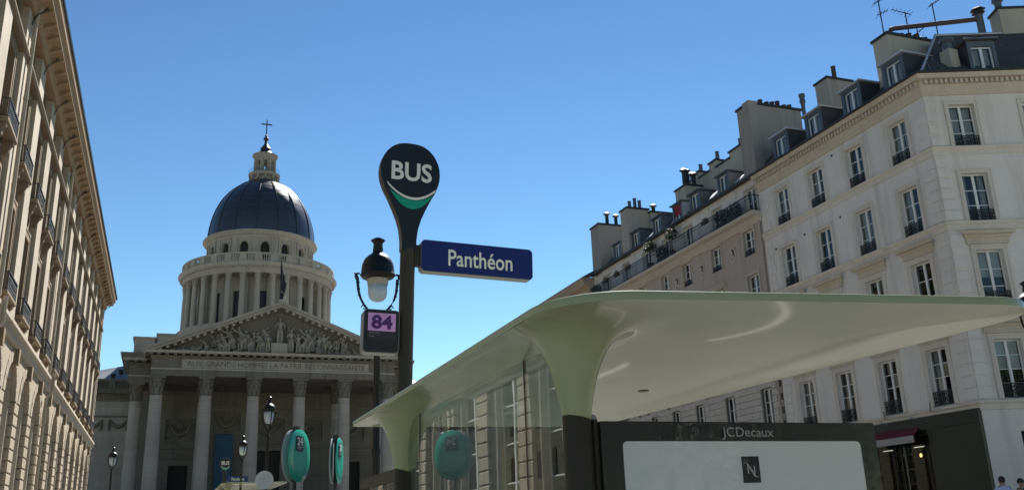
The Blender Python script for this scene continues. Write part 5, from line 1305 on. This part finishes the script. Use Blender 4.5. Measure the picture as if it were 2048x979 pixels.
def fig(me, x, s, flip=1, z=0.0, dy=0.0):
    put('relief_figure', me, M['relief'], pd, Matrix.Translation((x, PY-0.75+dy, BZ+0.02+z)) @ Matrix.Diagonal((s*flip, s, s, 1)))
m = MB(); m.box(PX-1.1, PX+1.1, PY-1.1, PY-0.3, BZ, BZ+1.5); part('plinth', m, M['temple'], pd)
fig(FS[0], PX, 1.75, 1, 1.5, 0.1)
rnd = random.Random(4)
def fig_lean(h, tilt):
    m = MB(); q = tilt*h
    m.tube([(0.0,0,0.05),(0.1*tilt,-0.05,0.45*h),(q*0.5,0,0.62*h),(q,0.02,0.8*h),(q*1.1,0,0.86*h)], [0.24,0.22,0.17,0.22,0.08], 8); m.ball((q*1.2,-0.05,0.94*h), 0.12,0.13,0.15, 8, 6)
    m.tube([(q,0,0.78*h),(q+0.45,-0.2,0.82*h),(q+0.75,-0.3,1.0*h)], [0.08,0.065,0.05], 6); m.tube([(q,0,0.76*h),(q-0.3,-0.25,0.58*h),(q-0.05,-0.4,0.45*h)], [0.08,0.065,0.05], 6)
    m.tube([(0,-0.1,0.5*h),(0.35,-0.35,0.3*h),(0.3,-0.2,0.02)], [0.14,0.11,0.08], 6); m.tube([(-0.05,-0.1,0.5*h),(-0.35,-0.1,0.25*h),(-0.5,0,0.02)], [0.14,0.11,0.08], 6)
    for k in range(4): m.tube([(q*0.6-0.15+0.1*k,-0.2,0.65*h),(-0.25+0.17*k,-0.26,0.1)], 0.045, 5)
    return m.mesh('figure', smooth=True)
FA = FS+[fig_lean(2.0,0.25), fig_lean(2.0,-0.2), fig_lean(1.9,0.4), FT]
for sx in (-1, 1):
    x = 1.5
    while x < 13.6:
        avail = (AZ-BZ)*(1-(x+0.35)/HW)-1.1
        if avail > 3.0: s = min(1.55, avail/2.1)*rnd.uniform(0.72,1.0); fig(rnd.choice(FA), PX+sx*x, s, rnd.choice((-1,1)), rnd.uniform(0,0.45), rnd.uniform(-0.2,0.1)); x += rnd.uniform(0.5,0.95)
        elif avail > 1.6: s = avail/2.05*rnd.uniform(0.75,1.0); fig(rnd.choice(FA+[FT,FL]), PX+sx*x, s, rnd.choice((-1,1)), 0, rnd.uniform(-0.2,0.1)); x += rnd.uniform(0.55,0.95)
        else: s = max(0.45, min(1.0, avail/1.1)); fig(FL, PX+sx*(x+0.5), s, -sx, 0); x += 1.7*s+0.15
    for k in range(8): xx = 1.7+k*0.95+rnd.uniform(-.3,.3); fig(rnd.choice(FA[:5]), PX+sx*xx, rnd.uniform(0.8,1.15), rnd.choice((-1,1)), max(0.2, ((AZ-BZ)*(1-xx/HW)-1.5)*rnd.uniform(0.35,0.5)), 0.28)
    m = MB()
    for k in range(9): m.ball((PX+sx*(1.6+1.3*k), PY-0.62, BZ+0.16), rnd.uniform(0.6,0.95), 0.35, rnd.uniform(0.2,0.42), 9, 6)
    tag(part('rock_ground', m, M['relief'], pd, smooth=True), kind='stuff')
m = MB(); m.box(PX-0.35, PX+0.35, PY-1.9, PY-1.0, AZ+0.3, AZ+0.62); m.ball((PX+0.35,PY-1.5,AZ+0.85), 0.2,0.2,0.4, 8, 6); part('apex_block', m, M['drum'], tp)
# roofs behind
m = MB(); m.extrude([(-15.4,BZ),(15.4,BZ),(0,AZ-0.1)], (PX,126.52,0), (1,0,0), (0,0,1), (0,24,0)); part('roof', m, M['zinc_dark'], tp)
for sx in (-1, 1):
    m = MB(); m.box(min(PX+sx*15.7, PX+sx*18.3), max(PX+sx*15.7, PX+sx*18.3), 131.0, 140, 25.3, 28.2); m.box(min(PX+sx*15.55, PX+sx*18.5), max(PX+sx*15.55, PX+sx*18.5), 130.8, 140.1, 28.202, 28.45); part('attic_block', m, M['temple'], tp)
    m = MB(); m.box(min(PX+sx*5, PX+sx*15.5), max(PX+sx*5, PX+sx*15.5), 131.5, 141, 25.3, 28.85); m.box(min(PX+sx*5, PX+sx*15.6), max(PX+sx*5, PX+sx*15.6), 131.3, 141.1, 28.852, 29.1); part('attic_block', m, M['temple'], tp)
m = MB(); m.tube([(PX+9,135,29.9),(PX+13.5,135,29.9),(PX+13.5,135,29.1)], 0.04, 5); m.tube([(PX+9,135,29.1),(PX+9,135,29.9)], 0.04, 5); m.tube([(PX+11.2,135,29.1),(PX+11.2,135,29.9)], 0.04, 5); part('roof_rail', m, M['zinc'], tp)
# porch back wall with doors and relief panels; portico ceiling
BW_ = 137.2
dh = [(0.15, 2.7, G0, 11.9), (11.6, 15.1, G0, 13.9), (24.4, 26.6, G0, 12.3)]
ph = [(-0.6,3.4,15.4,18.2), (5.6,9.4,16.6,19.4), (16.4,21.0,15.4,18.2), (22.9,27.2,15.4,18.2), (10.6,15.6,15.6,18.4)]
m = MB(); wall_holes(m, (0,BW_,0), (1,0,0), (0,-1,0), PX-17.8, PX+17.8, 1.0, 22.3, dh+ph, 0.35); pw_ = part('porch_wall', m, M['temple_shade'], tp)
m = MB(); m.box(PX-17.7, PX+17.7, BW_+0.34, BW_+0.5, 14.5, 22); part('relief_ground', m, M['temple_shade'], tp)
for a, b, c, d in ph:
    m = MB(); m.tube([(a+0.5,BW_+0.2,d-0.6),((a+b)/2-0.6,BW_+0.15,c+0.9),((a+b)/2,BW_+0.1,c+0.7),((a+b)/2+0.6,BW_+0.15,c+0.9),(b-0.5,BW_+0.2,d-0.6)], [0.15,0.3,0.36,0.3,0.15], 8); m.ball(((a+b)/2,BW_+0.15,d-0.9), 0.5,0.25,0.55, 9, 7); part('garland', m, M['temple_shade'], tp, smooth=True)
for a, b, c, d in dh:
    m = MB(); m.box(a+0.001, b-0.001, BW_+0.25, BW_+0.34, c, d-0.001); part('door', m, M['interior'], tp)
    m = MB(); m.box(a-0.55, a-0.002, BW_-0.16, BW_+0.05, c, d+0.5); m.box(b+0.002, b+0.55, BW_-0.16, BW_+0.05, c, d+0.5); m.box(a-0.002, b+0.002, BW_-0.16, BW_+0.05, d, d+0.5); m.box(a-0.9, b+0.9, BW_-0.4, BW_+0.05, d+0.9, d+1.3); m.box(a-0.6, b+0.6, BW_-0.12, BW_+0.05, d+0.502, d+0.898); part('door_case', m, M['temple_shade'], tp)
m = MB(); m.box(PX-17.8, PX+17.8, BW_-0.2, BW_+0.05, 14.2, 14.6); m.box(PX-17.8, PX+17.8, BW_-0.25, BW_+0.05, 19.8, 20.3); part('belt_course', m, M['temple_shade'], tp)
# side wings
for sx in (-1, 1):
    xa, xb = sorted((PX+sx*17.6, PX+sx*42)); m = MB(); m.box(xa, xb, 141.2, 156, 0.5, 21.2); wg = part('wing', m, M['temple'], tp)
    m = MB()
    for z0, z1, o in ((18.9,19.2,0.15),(21.2,21.55,0.25),(22.0,22.2,0.35),(22.2,22.45,0.9),(22.45,22.7,1.05)): m.box(xa, xb, 141.2-o, 155.9, z0+0.002, z1)
    m.box(xa, xb, 141.15, 155.9, 21.55, 22.0); part('cornice', m, M['temple_dark'], wg)
    m = MB(); m.box(xa, xb, 141.0, 141.6, 22.7, 23.1); m.box(xa, xb, 141.0, 141.6, 23.95, 24.3)
    xk = xa
    while xk < xb-0.6:
        m.box(xk, xk+0.9, 141.05, 141.55, 23.1, 23.95); q = xk+1.05
        while q < xk+3.2 and q < xb: m.lathe([(0.07,23.1),(0.12,23.4),(0.06,23.8),(0.09,23.95)], q, 141.3, 6); q += 0.3
        xk += 3.4
    part('balustrade', m, M['temple_dark'], wg)
    xk = PX+sx*19.9
    for j in range(5):
        m = MB(); w = 1.15
        pts = [(xk-w,141.0,18.55),(xk-w*0.6,140.95,17.85),(xk,140.9,17.55),(xk+w*0.6,140.95,17.85),(xk+w,141.0,18.55)]; m.tube(pts, [0.14,0.22,0.27,0.22,0.14], 7)
        for s_ in (-1, 1): m.tube([(xk+s_*w,141.0,18.6),(xk+s_*w*1.02,140.98,17.9),(xk+s_*w*0.98,141.0,17.1)], [0.12,0.2,0.13], 6)
        part('garland', m, M['temple_dark'], wg, smooth=True); xk += sx*3.3
    xi, xo = PX+sx*18.7, PX+sx*42; m = MB()
    m.quad((xi,142.2,24.1), (xo,142.2,24.1), (xo-sx*14,151,25.2), (xi,151,28.3)); m.quad((xi,151,28.3), (xo-sx*14,151,25.2), (xo,157,24.1), (xi,157,24.1)); m.poly([(xo,142.2,24.1),(xo,157,24.1),(xo-sx*14,151,25.2)])
    wr = part('wing_roof', m, M['roof_grey'], wg)
    if sx < 0:
        for x, z, yy in ((-7.4,26.3,146.9),(-8.3,25.3,144.9),(-10.6,25.1,144.9),(-13.0,25.6,147)):
            m = MB(); m.box(x-0.3, x+0.3, yy, yy+0.8, z-0.15, z+0.4); part('roof_window', m, M['interior'], wg)
# dome base, drum colonnade
m = MB(); m.box(PX-16, PX+16, DY-16, DY+16, 20, 31.5); part('crossing_block', m, M['temple'], tp)
m = MB(); m.lathe([(14.2,30),(14.2,33.2),(13.6,33.4),(13.6,34.9),(13.2,35.0),(13.2,35.3),(9,35.3)], PX, DY, 72); part('drum_base', m, M['drum'], tp, smooth=30)
RD, RC = 9.7, 12.15
dm = MB()
n = 32*6
def drum_wall(mb, R_, z0, z1, nwin, halfang, wz0, wz1, arched, depth, off):
    """cylindrical wall with window openings"""
    bnd = []
    st = 2*math.pi/nwin
    for k in range(nwin):
        c = off+st*k
        for q in ((c-st/2, c-halfang, False), (c-halfang, c+halfang, True), (c+halfang, c+st/2, False)): bnd.append(q)
    P = lambda a, z, r=R_: (PX+r*math.cos(a), DY+r*math.sin(a), z)
    for a0, a1, win in bnd:
        k = 6 if win else 4
        for i in range(k):
            u0, u1 = a0+(a1-a0)*i/k, a0+(a1-a0)*(i+1)/k
            if not win: mb.quad(P(u0,z0), P(u1,z0), P(u1,z1), P(u0,z1)); continue
            def top(u):
                if not arched: return wz1
                s_ = (u-(a0+a1)/2)/halfang; return wz1-(halfang*R_)*(1-math.sqrt(max(0, 1-s_*s_)))
            mb.quad(P(u0,z0), P(u1,z0), P(u1,wz0), P(u0,wz0)); mb.quad(P(u0,top(u0)), P(u1,top(u1)), P(u1,z1), P(u0,z1))
            mb.quad(P(u0,top(u0)), P(u1,top(u1)), P(u1,top(u1),R_-depth), P(u0,top(u0),R_-depth))
        if win:
            for u in (a0, a1):
                zt = wz1 if not arched else wz1-halfang*R_
                mb.quad(P(u,wz0), P(u,zt), P(u,zt,R_-depth), P(u,wz0,R_-depth))
            mb.quad(P(a0,wz0), P(a1,wz0), P(a1,wz0,R_-depth), P(a0,wz0,R_-depth))
OFF = -math.pi/2
drum_wall(dm, RD, 35.0, 44.0, 16, 0.115, 35.8, 41.3, False, 0.5, OFF); part('drum_wall', dm, M['drum'], tp, smooth=30)
m = MB(); m.lathe([(RD-0.55,34.5),(RD-0.55,45.0)], PX, DY, 48, cap=False); part('interior', m, M['panel_navy'], tp)
dsh = shaft(0.50, 0.43, 7.2, 14); dcap = capital(0.43, 1.15)
for k in range(32):
    a = OFF+2*math.pi*(k+0.5)/32; MM = Matrix.Translation((PX+RC*math.cos(a), DY+RC*math.sin(a), 35.3))
    c = put('drum_column', dsh, M['drum'], tp, MM); put('capital', dcap, M['drum'], c, MM @ Matrix.Translation((0,0,7.2)))
    if k % 2 == 0:
        m_ = MB()
        for da in (-1,):
            ang = OFF+2*math.pi*k/32-math.pi/32*0
        pa = OFF+2*math.pi*(k+0.5)/32
        m = MB(); r0_, r1_ = RD-0.1, RD+0.45; t_ = Vector((-math.sin(pa), math.cos(pa), 0)); rr_ = Vector((math.cos(pa), math.sin(pa), 0))
        m.obox(Vector((PX,DY,39.5))+rr_*((r0_+r1_)/2), rr_*((r1_-r0_)/2), t_*0.45, (0,0,4.2)); part('pilaster', m, M['drum'], tp)
m = MB(); m.lathe([(9.6,43.66),(12.66,43.66),(12.66,44.1),(12.74,44.12),(12.74,44.5),(12.8,44.54),(13.3,44.8),(13.4,45.0),(13.52,45.2),(13.52,45.3),(9.5,45.36)], PX, DY, 96); part('drum_entablature', m, M['drum'], tp, smooth=30)
m = MB()
for k in range(150): a = 2*math.pi*k/150; rr_ = Vector((math.cos(a), math.sin(a), 0)); m.obox(Vector((PX,DY,44.62))+rr_*12.95, rr_*0.14, Vector((-rr_.y,rr_.x,0))*0.14, (0,0,0.10))
tag(part('dentil_course', m, M['drum'], tp), kind='stuff')
# balustrade round the drum
m = MB(); m.lathe([(12.55,45.3),(12.95,45.3),(12.95,45.65),(12.55,45.65)], PX, DY, 96, cap=False); m.lathe([(12.55,46.72),(12.55,47.02),(12.98,47.02),(12.98,46.72),(12.55,46.72)], PX, DY, 96, cap=False); bs_ = part('balustrade', m, M['drum'], tp, smooth=30)
st_ = 2*math.pi/32
bl_ = MB()
for i in range(5):
    a = (i-2)*0.028; bl_.lathe([(0.09,45.62),(0.15,45.9),(0.07,46.4),(0.12,46.74)], 12.75*math.cos(a), 12.75*math.sin(a), 6)
bl_me = bl_.mesh('baluster_group'); pn_ = MB()
for i in range(5):
    a0, a1 = st_/2-0.045+0.09*i/5, st_/2-0.045+0.09*(i+1)/5
    for r in (12.57, 12.93): pn_.quad((r*math.cos(a0),r*math.sin(a0),45.62),(r*math.cos(a1),r*math.sin(a1),45.62),(r*math.cos(a1),r*math.sin(a1),46.74),(r*math.cos(a0),r*math.sin(a0),46.74))
for a in (st_/2-0.045, st_/2+0.045): pn_.quad((12.57*math.cos(a),12.57*math.sin(a),45.62),(12.93*math.cos(a),12.93*math.sin(a),45.62),(12.93*math.cos(a),12.93*math.sin(a),46.74),(12.57*math.cos(a),12.57*math.sin(a),46.74))
pn_me = pn_.mesh('panel')
for k in range(32):
    MM = Matrix.Translation((PX, DY, 0)) @ Matrix.Rotation(OFF+st_*k, 4, 'Z'); put('baluster_group', bl_me, M['drum'], bs_, MM); put('panel', pn_me, M['drum'], bs_, MM)
# attic storey with arched windows
m = MB(); drum_wall(m, 9.05, 45.2, 51.5, 16, 0.083, 46.6, 50.15, True, 0.55, OFF); part('attic_wall', m, M['drum'], tp, smooth=30)
m = MB(); m.lathe([(8.5,45.5),(8.5,52.0)], PX, DY, 48, cap=False); part('interior', m, M['interior'], tp)
wf = MB(); hw_ = 0.83
for x0, x1, z0, z1 in ((-1.3,-1.05,46.4,51.0),(1.05,1.3,46.4,51.0),(-1.05,1.05,50.75,51.0)): wf.obox((9.07,(x0+x1)/2,(z0+z1)/2), (0.07,0,0), (0,(x1-x0)/2,0), (0,0,(z1-z0)/2))
prev = None
for i in range(13):
    a = math.pi*i/12; p = (9.02, -0.93*math.cos(a), 49.38+0.93*math.sin(a))
    if prev: wf.tube([prev, p], 0.12, 5)
    prev = p
wf_me = wf.mesh('window_surround')
wb_ = MB(); wb_.box(8.6, 8.66, -0.05, 0.05, 46.6, 50.1); wb_.box(8.6, 8.66, -0.7, 0.7, 47.7, 47.8); wb_.box(8.6, 8.66, -0.7, 0.7, 48.8, 48.9); wb_me = wb_.mesh('glazing_bar')
for k in range(16):
    MM = Matrix.Translation((PX, DY, 0)) @ Matrix.Rotation(OFF+2*math.pi*k/16, 4, 'Z')
    w_ = put('window', wf_me, M['drum'], tp, MM); put('glazing_bar', wb_me, M['lead_dark'], w_, MM)
m = MB(); m.lathe([(9.0,50.95),(9.15,50.95),(9.2,51.2),(9.55,51.42),(9.65,51.62),(9.9,51.8),(9.9,52.02),(9.25,52.12)], PX, DY, 96, cap=False); part('attic_cornice', m, M['drum'], tp, smooth=30)
# dome shell with raised ribs
def dome_r(s): return 9.3*math.cos(s*math.pi/2)**0.96 if s < 1 else 0
pr = []
for i in range(25):
    t_ = i/24*0.905*math.pi/2; pr.append((9.28*math.cos(t_), 52.05+12.25*math.sin(t_)))
m = MB(); m.lathe([(9.38,51.95),(9.38,52.2)]+pr, PX, DY, 96); do = part('dome', m, M['lead'], tp, smooth=35)
ribm = MB(); ribm.tube([(r+0.02, 0, z) for r, z in pr], 0.10, 5); rib_me = ribm.mesh('rib')
for k in range(16): put('rib', rib_me, M['lead_dark'], do, Matrix.Translation((PX, DY, 0)) @ Matrix.Rotation(OFF+2*math.pi*(k+0.5)/16+0.02, 4, 'Z'))
for i in range(3, 24, 2):
    m = MB(); r, z = pr[i]; m.lathe([(r+0.008,z-0.03),(r+0.016,z),(r+0.004,z+0.03)], PX, DY, 72, cap=False); part('sheet_joint', m, M['lead'], do, smooth=30)
# lantern
lz = 63.9
m = MB(); m.lathe([(2.95,lz-0.6),(3.05,lz-0.3),(2.5,lz),(2.35,lz+0.2)], PX, DY, 32); lt = part('lantern', m, M['lead_dark'], tp, smooth=40)
m = MB(); m.lathe([(2.2,lz),(2.2,lz+0.9),(2.75,lz+1.15),(2.85,lz+1.5),(2.85,lz+1.62),(1.9,lz+1.65)], PX, DY, 32); part('gallery', m, M['temple_col'], lt, smooth=40)
for k in range(12):
    a = 2*math.pi*k/12; rr_ = Vector((math.cos(a), math.sin(a), 0)); m = MB(); m.obox(Vector((PX,DY,lz+0.8))+rr_*2.4, rr_*0.3, Vector((-rr_.y,rr_.x,0))*0.16, (0,0,0.45)); part('corbel', m, M['temple_col'], lt)
m = MB(); m.lathe([(2.8,lz+1.6),(2.8,lz+2.35)], PX, DY, 32, cap=False); m.lathe([(2.82,lz+2.33),(2.82,lz+2.40),(2.76,lz+2.40),(2.76,lz+2.33)], PX, DY, 32, cap=False); part('gallery_rail', m, M['pane'], lt)
m = MB(); m.lathe([(2.1,lz+1.62),(2.15,lz+1.9),(1.85,lz+2.1),(1.85,lz+2.3)], PX, DY, 24); part('lantern_base', m, M['temple_col'], lt, smooth=40)
m = MB(); ltz0, ltz1 = lz+2.3, lz+4.75
for k in range(8):
    a0 = OFF+2*math.pi*(k+0.5)/8; rr_ = Vector((math.cos(a0), math.sin(a0), 0)); tt = Vector((-rr_.y, rr_.x, 0)); m.obox(Vector((PX,DY,(ltz0+ltz1)/2))+rr_*1.62, rr_*0.24, tt*0.33, (0,0,(ltz1-ltz0)/2)); m.lathe([(0.17,ltz0),(0.15,ltz1)], PX+rr_.x*1.92, DY+rr_.y*1.92, 8)
    a = OFF+2*math.pi*k/8; rr_ = Vector((math.cos(a), math.sin(a), 0)); tt = Vector((-rr_.y, rr_.x, 0)); pv = None
    for i in range(7):
        q = math.pi*i/6; p = Vector((PX,DY,ltz1-0.85))+rr_*1.62+tt*0.36*math.cos(q)+Vector((0,0,0.36*math.sin(q)))
        if pv is not None: m.quad(pv+rr_*0.22, p+rr_*0.22, Vector((p.x,p.y,ltz1))+rr_*0.22, Vector((pv.x,pv.y,ltz1))+rr_*0.22); m.quad(pv+rr_*0.22, p+rr_*0.22, p-rr_*0.22, pv-rr_*0.22)
        pv = p
part('lantern_arcade', m, M['temple_col'], lt)
m = MB(); m.lathe([(1.7,ltz1-0.01),(1.95,ltz1),(2.0,ltz1+0.35),(2.25,ltz1+0.5),(2.3,ltz1+0.75),(1.6,ltz1+0.8)], PX, DY, 32); part('lantern_cornice', m, M['temple_col'], lt, smooth=40)
z_ = ltz1+0.78
m = MB(); m.lathe([(2.0,z_),(1.4,z_+0.45),(0.95,z_+0.95),(0.85,z_+1.25),(1.0,z_+1.4),(0.7,z_+1.8),(0.45,z_+2.2),(0.2,z_+2.6),(0.35,z_+2.75),(0.2,z_+2.95),(0.5,z_+3.35),(0.45,z_+3.6),(0.15,z_+3.95),(0.3,z_+4.1),(0.1,z_+4.3)], PX, DY, 20); part('lantern_cap', m, M['lead_dark'], lt, smooth=40)
m = MB(); m.box(PX-0.09, PX+0.09, DY-0.09, DY+0.09, z_+4.2, 76.7); m.box(PX-0.87, PX+0.87, DY-0.085, DY+0.085, 75.75, 75.95)
for dx, dz in ((-0.9,75.85),(0.9,75.85),(0,76.72)): m.ball((PX+dx,DY,dz), 0.13,0.13,0.13, 7, 5)
part('cross', m, M['lead_dark'], lt)
# flag on the pediment, banner in the porch
t = T('flagpole', 'flagpole with a drooping dark flag rising above the pediment apex', 'flagpole', (13.15, 127.5, 32.0))
m = MB(); m.tube([(13.15,127.5,31.5),(13.13,127.5,39.7)], [0.09,0.05], 6); m.ball((13.13,127.5,39.75), 0.12,0.12,0.12, 7, 5); part('pole', m, M['lead_dark'], t)
m = MB(); n = 10
cols_ = []
for i in range(n+1):
    z = 39.3-4.2*i/n; w = 0.2+0.32*math.sin(math.pi*min(1, i/n*0.9))+(0.25 if i > 5 else 0)
    cols_.append([(13.2+w*j/4, 127.5+0.16*math.sin(j*1.9+i*0.5), z-0.28*j*(1-i/n*0.5)) for j in range(5)])
for i in range(n):
    for j in range(4): m.quad(cols_[i][j], cols_[i][j+1], cols_[i+1][j+1], cols_[i+1][j])
part('cloth', m, M['flag'], t, smooth=True)
m = MB()
for i in range(12):
    z0, z1 = 16.08-8.0*i/12, 16.08-8.0*(i+1)/12; y0, y1 = 136.55+0.03*math.sin(i*1.3), 136.55+0.03*math.sin((i+1)*1.3)
    m.quad((6.15,y0,z0),(8.5,y0,z0),(8.5,y1,z1),(6.15,y1,z1))
t = T('banner', 'tall plain blue banner hanging between the portico columns', 'banner', (7.3, 136.6, 8.0)); part('cloth', m, M['banner_blue'], t)
m = MB(); m.tube([(6.0,136.6,16.12),(8.65,136.6,16.12)], 0.05, 6); part('rod', m, M['lead_dark'], t)

# ------------------------------------------------------------------ two passers-by at the right edge (heads and shoulders in view)
def person(label, x, y, h, yaw, shirt, long_sleeve=False):
    g = gz(x, y); L0 = Matrix.Translation((x, y, g)) @ Matrix.Rotation(yaw, 4, 'Z') @ Matrix.Scale(h/1.78, 4)
    t = T('person', label, 'person', M=L0)
    V = [(0,0,0.95),(0,0.0,1.12),(0,0.01,1.30),(0,0.02,1.44),(0,0.0,1.53),(0,-0.02,1.62),(0,-0.025,1.71),
         (0.09,0,0.90),(0.10,-0.03,0.50),(0.11,0.02,0.09),(0.12,-0.13,0.04),(-0.09,0,0.90),(-0.10,0.03,0.50),(-0.11,0.08,0.09),(-0.12,-0.07,0.04),
         (0.17,0.02,1.43),(0.24,0.03,1.15),(0.23,-0.07,0.92),(0.22,-0.10,0.82),(-0.17,0.02,1.43),(-0.24,0.03,1.15),(-0.23,-0.07,0.92),(-0.22,-0.10,0.82)]
    E_ = [(0,1),(1,2),(2,3),(3,4),(4,5),(5,6),(0,7),(7,8),(8,9),(9,10),(0,11),(11,12),(12,13),(13,14),(3,15),(15,16),(16,17),(17,18),(3,19),(19,20),(20,21),(21,22)]
    rad = [(0.15,0.11),(0.14,0.10),(0.17,0.115),(0.13,0.09),(0.058,0.058),(0.082,0.10),(0.07,0.085),(0.095,0.095),(0.065,0.065),(0.042,0.05),(0.035,0.03),(0.095,0.095),(0.065,0.065),(0.042,0.05),(0.035,0.03),(0.065,0.065),(0.047,0.047),(0.034,0.034),(0.028,0.04),(0.065,0.065),(0.047,0.047),(0.034,0.034),(0.028,0.04)]
    me = bpy.data.meshes.new('body'); me.from_pydata(V, E_, [])
    o = put('body', me, M['skin'], t, L0)
    o.modifiers.new('skin', 'SKIN'); sv = me.skin_vertices[0].data
    for i, r_ in enumerate(rad): sv[i].radius = r_
    sv[0].use_root = True
    s_ = o.modifiers.new('sub', 'SUBSURF'); s_.levels = 2; s_.render_levels = 2
    for p in o.data.polygons: p.use_smooth = True
    m = MB()          # hair cap, nose and ears belong to the head
    m.ball((0,0.005,1.69), 0.094, 0.112, 0.105, 14, 10); part('hair', m, M['hair'], t, L0, smooth=True)
    m = MB(); m.ball((0,-0.125,1.635), 0.016,0.022,0.026, 8, 6); m.ball((0.088,0,1.63), 0.014,0.026,0.036, 8, 6); m.ball((-0.088,0,1.63), 0.014,0.026,0.036, 8, 6); part('face_detail', m, M['skin'], t, L0, smooth=True)
    def cloth(name, rings, mat):
        m = MB(); n = 20
        for cx, cy, z, rx, ry in rings:
            for i in range(n): a = 2*math.pi*i/n; m.v.append((cx+rx*math.cos(a), cy+ry*math.sin(a), z))
        for j in range(len(rings)-1):
            for i in range(n): k = (i+1) % n; m.f.append((j*n+i, j*n+k, (j+1)*n+k, (j+1)*n+i))
        return part(name, m, mat, t, L0, smooth=True)
    cloth('shirt', [(0,0,0.86,0.19,0.135),(0,0,1.0,0.18,0.13),(0,0.01,1.15,0.175,0.13),(0,0.015,1.3,0.205,0.145),(0,0.02,1.40,0.215,0.13),(0,0.02,1.46,0.17,0.105),(0,0.01,1.51,0.08,0.075)], shirt)
    for sx in (-1, 1):
        m = MB(); m.tube([(sx*0.15,0.02,1.44),(sx*0.20,0.022,1.38),(sx*0.24,0.03,1.15),(sx*0.238,0.0,1.06)], [0.085,0.085,0.066,0.066], 12); part('sleeve', m, shirt, t, L0, smooth=50)
        m = MB(); yo = 0.0 if sx > 0 else 0.0; k = 8 if sx > 0 else 12
        m.tube([(sx*0.08,0,0.96),(V[k][0],V[k][1],0.5),(V[k+1][0],V[k+1][1],0.09)], [0.125,0.095,0.075], 12); part('trouser_leg', m, M['trousers'], t, L0, smooth=50)
        m = MB(); f = V[k+2]; m.ball((f[0],f[1]+0.06,0.045), 0.05,0.14,0.05, 10, 6); part('shoe', m, M['print_black'], t, L0, smooth=True)
    return t
person('person in a pale blue shirt walking past the corner of the café', 24.05, 22.0, 1.84, R(160), M['shirt_blue'])
person('person in dark clothes at the very right edge beside the blue-shirted one', 24.7, 21.9, 1.72, R(20), M['shirt_dark'])

# ------------------------------------------------------------------ unseen trees added behind the camera to darken reflections in canopy and glass
def tree_meshes(seed):
    rg = random.Random(seed); tr = MB(); tr.tube([(0,0,0),(0.1,0,2),(0.0,0.1,4.5),(0.2,0,8)], [0.38,0.3,0.26,0.12], 9)
    for k in range(7):
        a = 2*math.pi*k/7; z = 3.6+0.5*k; tr.tube([(0,0,z),(1.4*math.cos(a),1.4*math.sin(a),z+1.3),(3.0*math.cos(a),3.0*math.sin(a),z+2.8)], [0.16,0.1,0.04], 6)
    cr = MB()
    for k in range(70):
        while True:
            p = Vector((rg.uniform(-1,1), rg.uniform(-1,1), rg.uniform(-1,1)))
            if 0.35 < p.length < 1: break
        c = (p.x*4.6, p.y*4.6, 7.4+p.z*5.4); rr = rg.uniform(1.0, 1.7)
        for _ in range(70):
            d = Vector((rg.gauss(0,1), rg.gauss(0,1), rg.gauss(0,1))).normalized()*rr*rg.uniform(0.6,1.05)
            q = Vector(c)+d; a = Vector((rg.gauss(0,1), rg.gauss(0,1), rg.gauss(0,1))).normalized(); b = a.orthogonal().normalized(); w = rg.uniform(0.14,0.26)
            cr.quad(q-a*w, q+b*w*0.6, q+a*w, q-b*w*0.6)
    return tr.mesh('trunk', smooth=50), cr.mesh('crown')
tms = [tree_meshes(3), tree_meshes(9)]
for i, (x, y, sc) in enumerate(((-16,-34,1.2),(-8,-38,1.3),(0,-35,1.2),(8,-39,1.35),(16,-36,1.2),(24,-40,1.3),(32,-37,1.25),(41,-41,1.3))):
    Mt = Matrix.Translation((x, y, gz(x, y))) @ Matrix.Rotation(i*1.3, 4, 'Z') @ Matrix.Scale(sc, 4)
    t = T('added_tree', 'leafy tree added unseen behind the viewer for reflections, %s from the left building side' % ('first','second','third','fourth','fifth','sixth','seventh','eighth')[i], 'tree', M=Mt, group='trees added behind the viewer for reflections')
    put('trunk', tms[i % 2][0], M['planter'], t, Mt); put('crown', tms[i % 2][1], M['leaf'], t, Mt)

rb_ = T('added_rear_building', 'unseen pale stone building added beyond the added trees behind the viewer', 'building', (8, -72, gz(8, -70)))  # added out of view to close the low sky in glass reflections
rh = [(x-0.6, x+0.6, z, z+2.2) for x in range(-44, 62, 4) for z in (4.8, 8.6, 12.4)]
m = MB(); wall_holes(m, (0,-68,0), (1,0,0), (0,1,0), -48, 64, -1, 16.5, rh, 0.35); part('wall', m, M['cream'], rb_)
m = MB(); m.box(-48, 64, -80, -68.8, -1, 16.4); part('interior', m, M['interior'], rb_)
m = MB(); m.extrude([(-68,16.5),(-68.6,16.5),(-72,21),(-80,21),(-80,16.5)], (-48,0,0), (0,1,0), (0,0,1), (112,0,0)); part('roof', m, M['slate'], rb_)
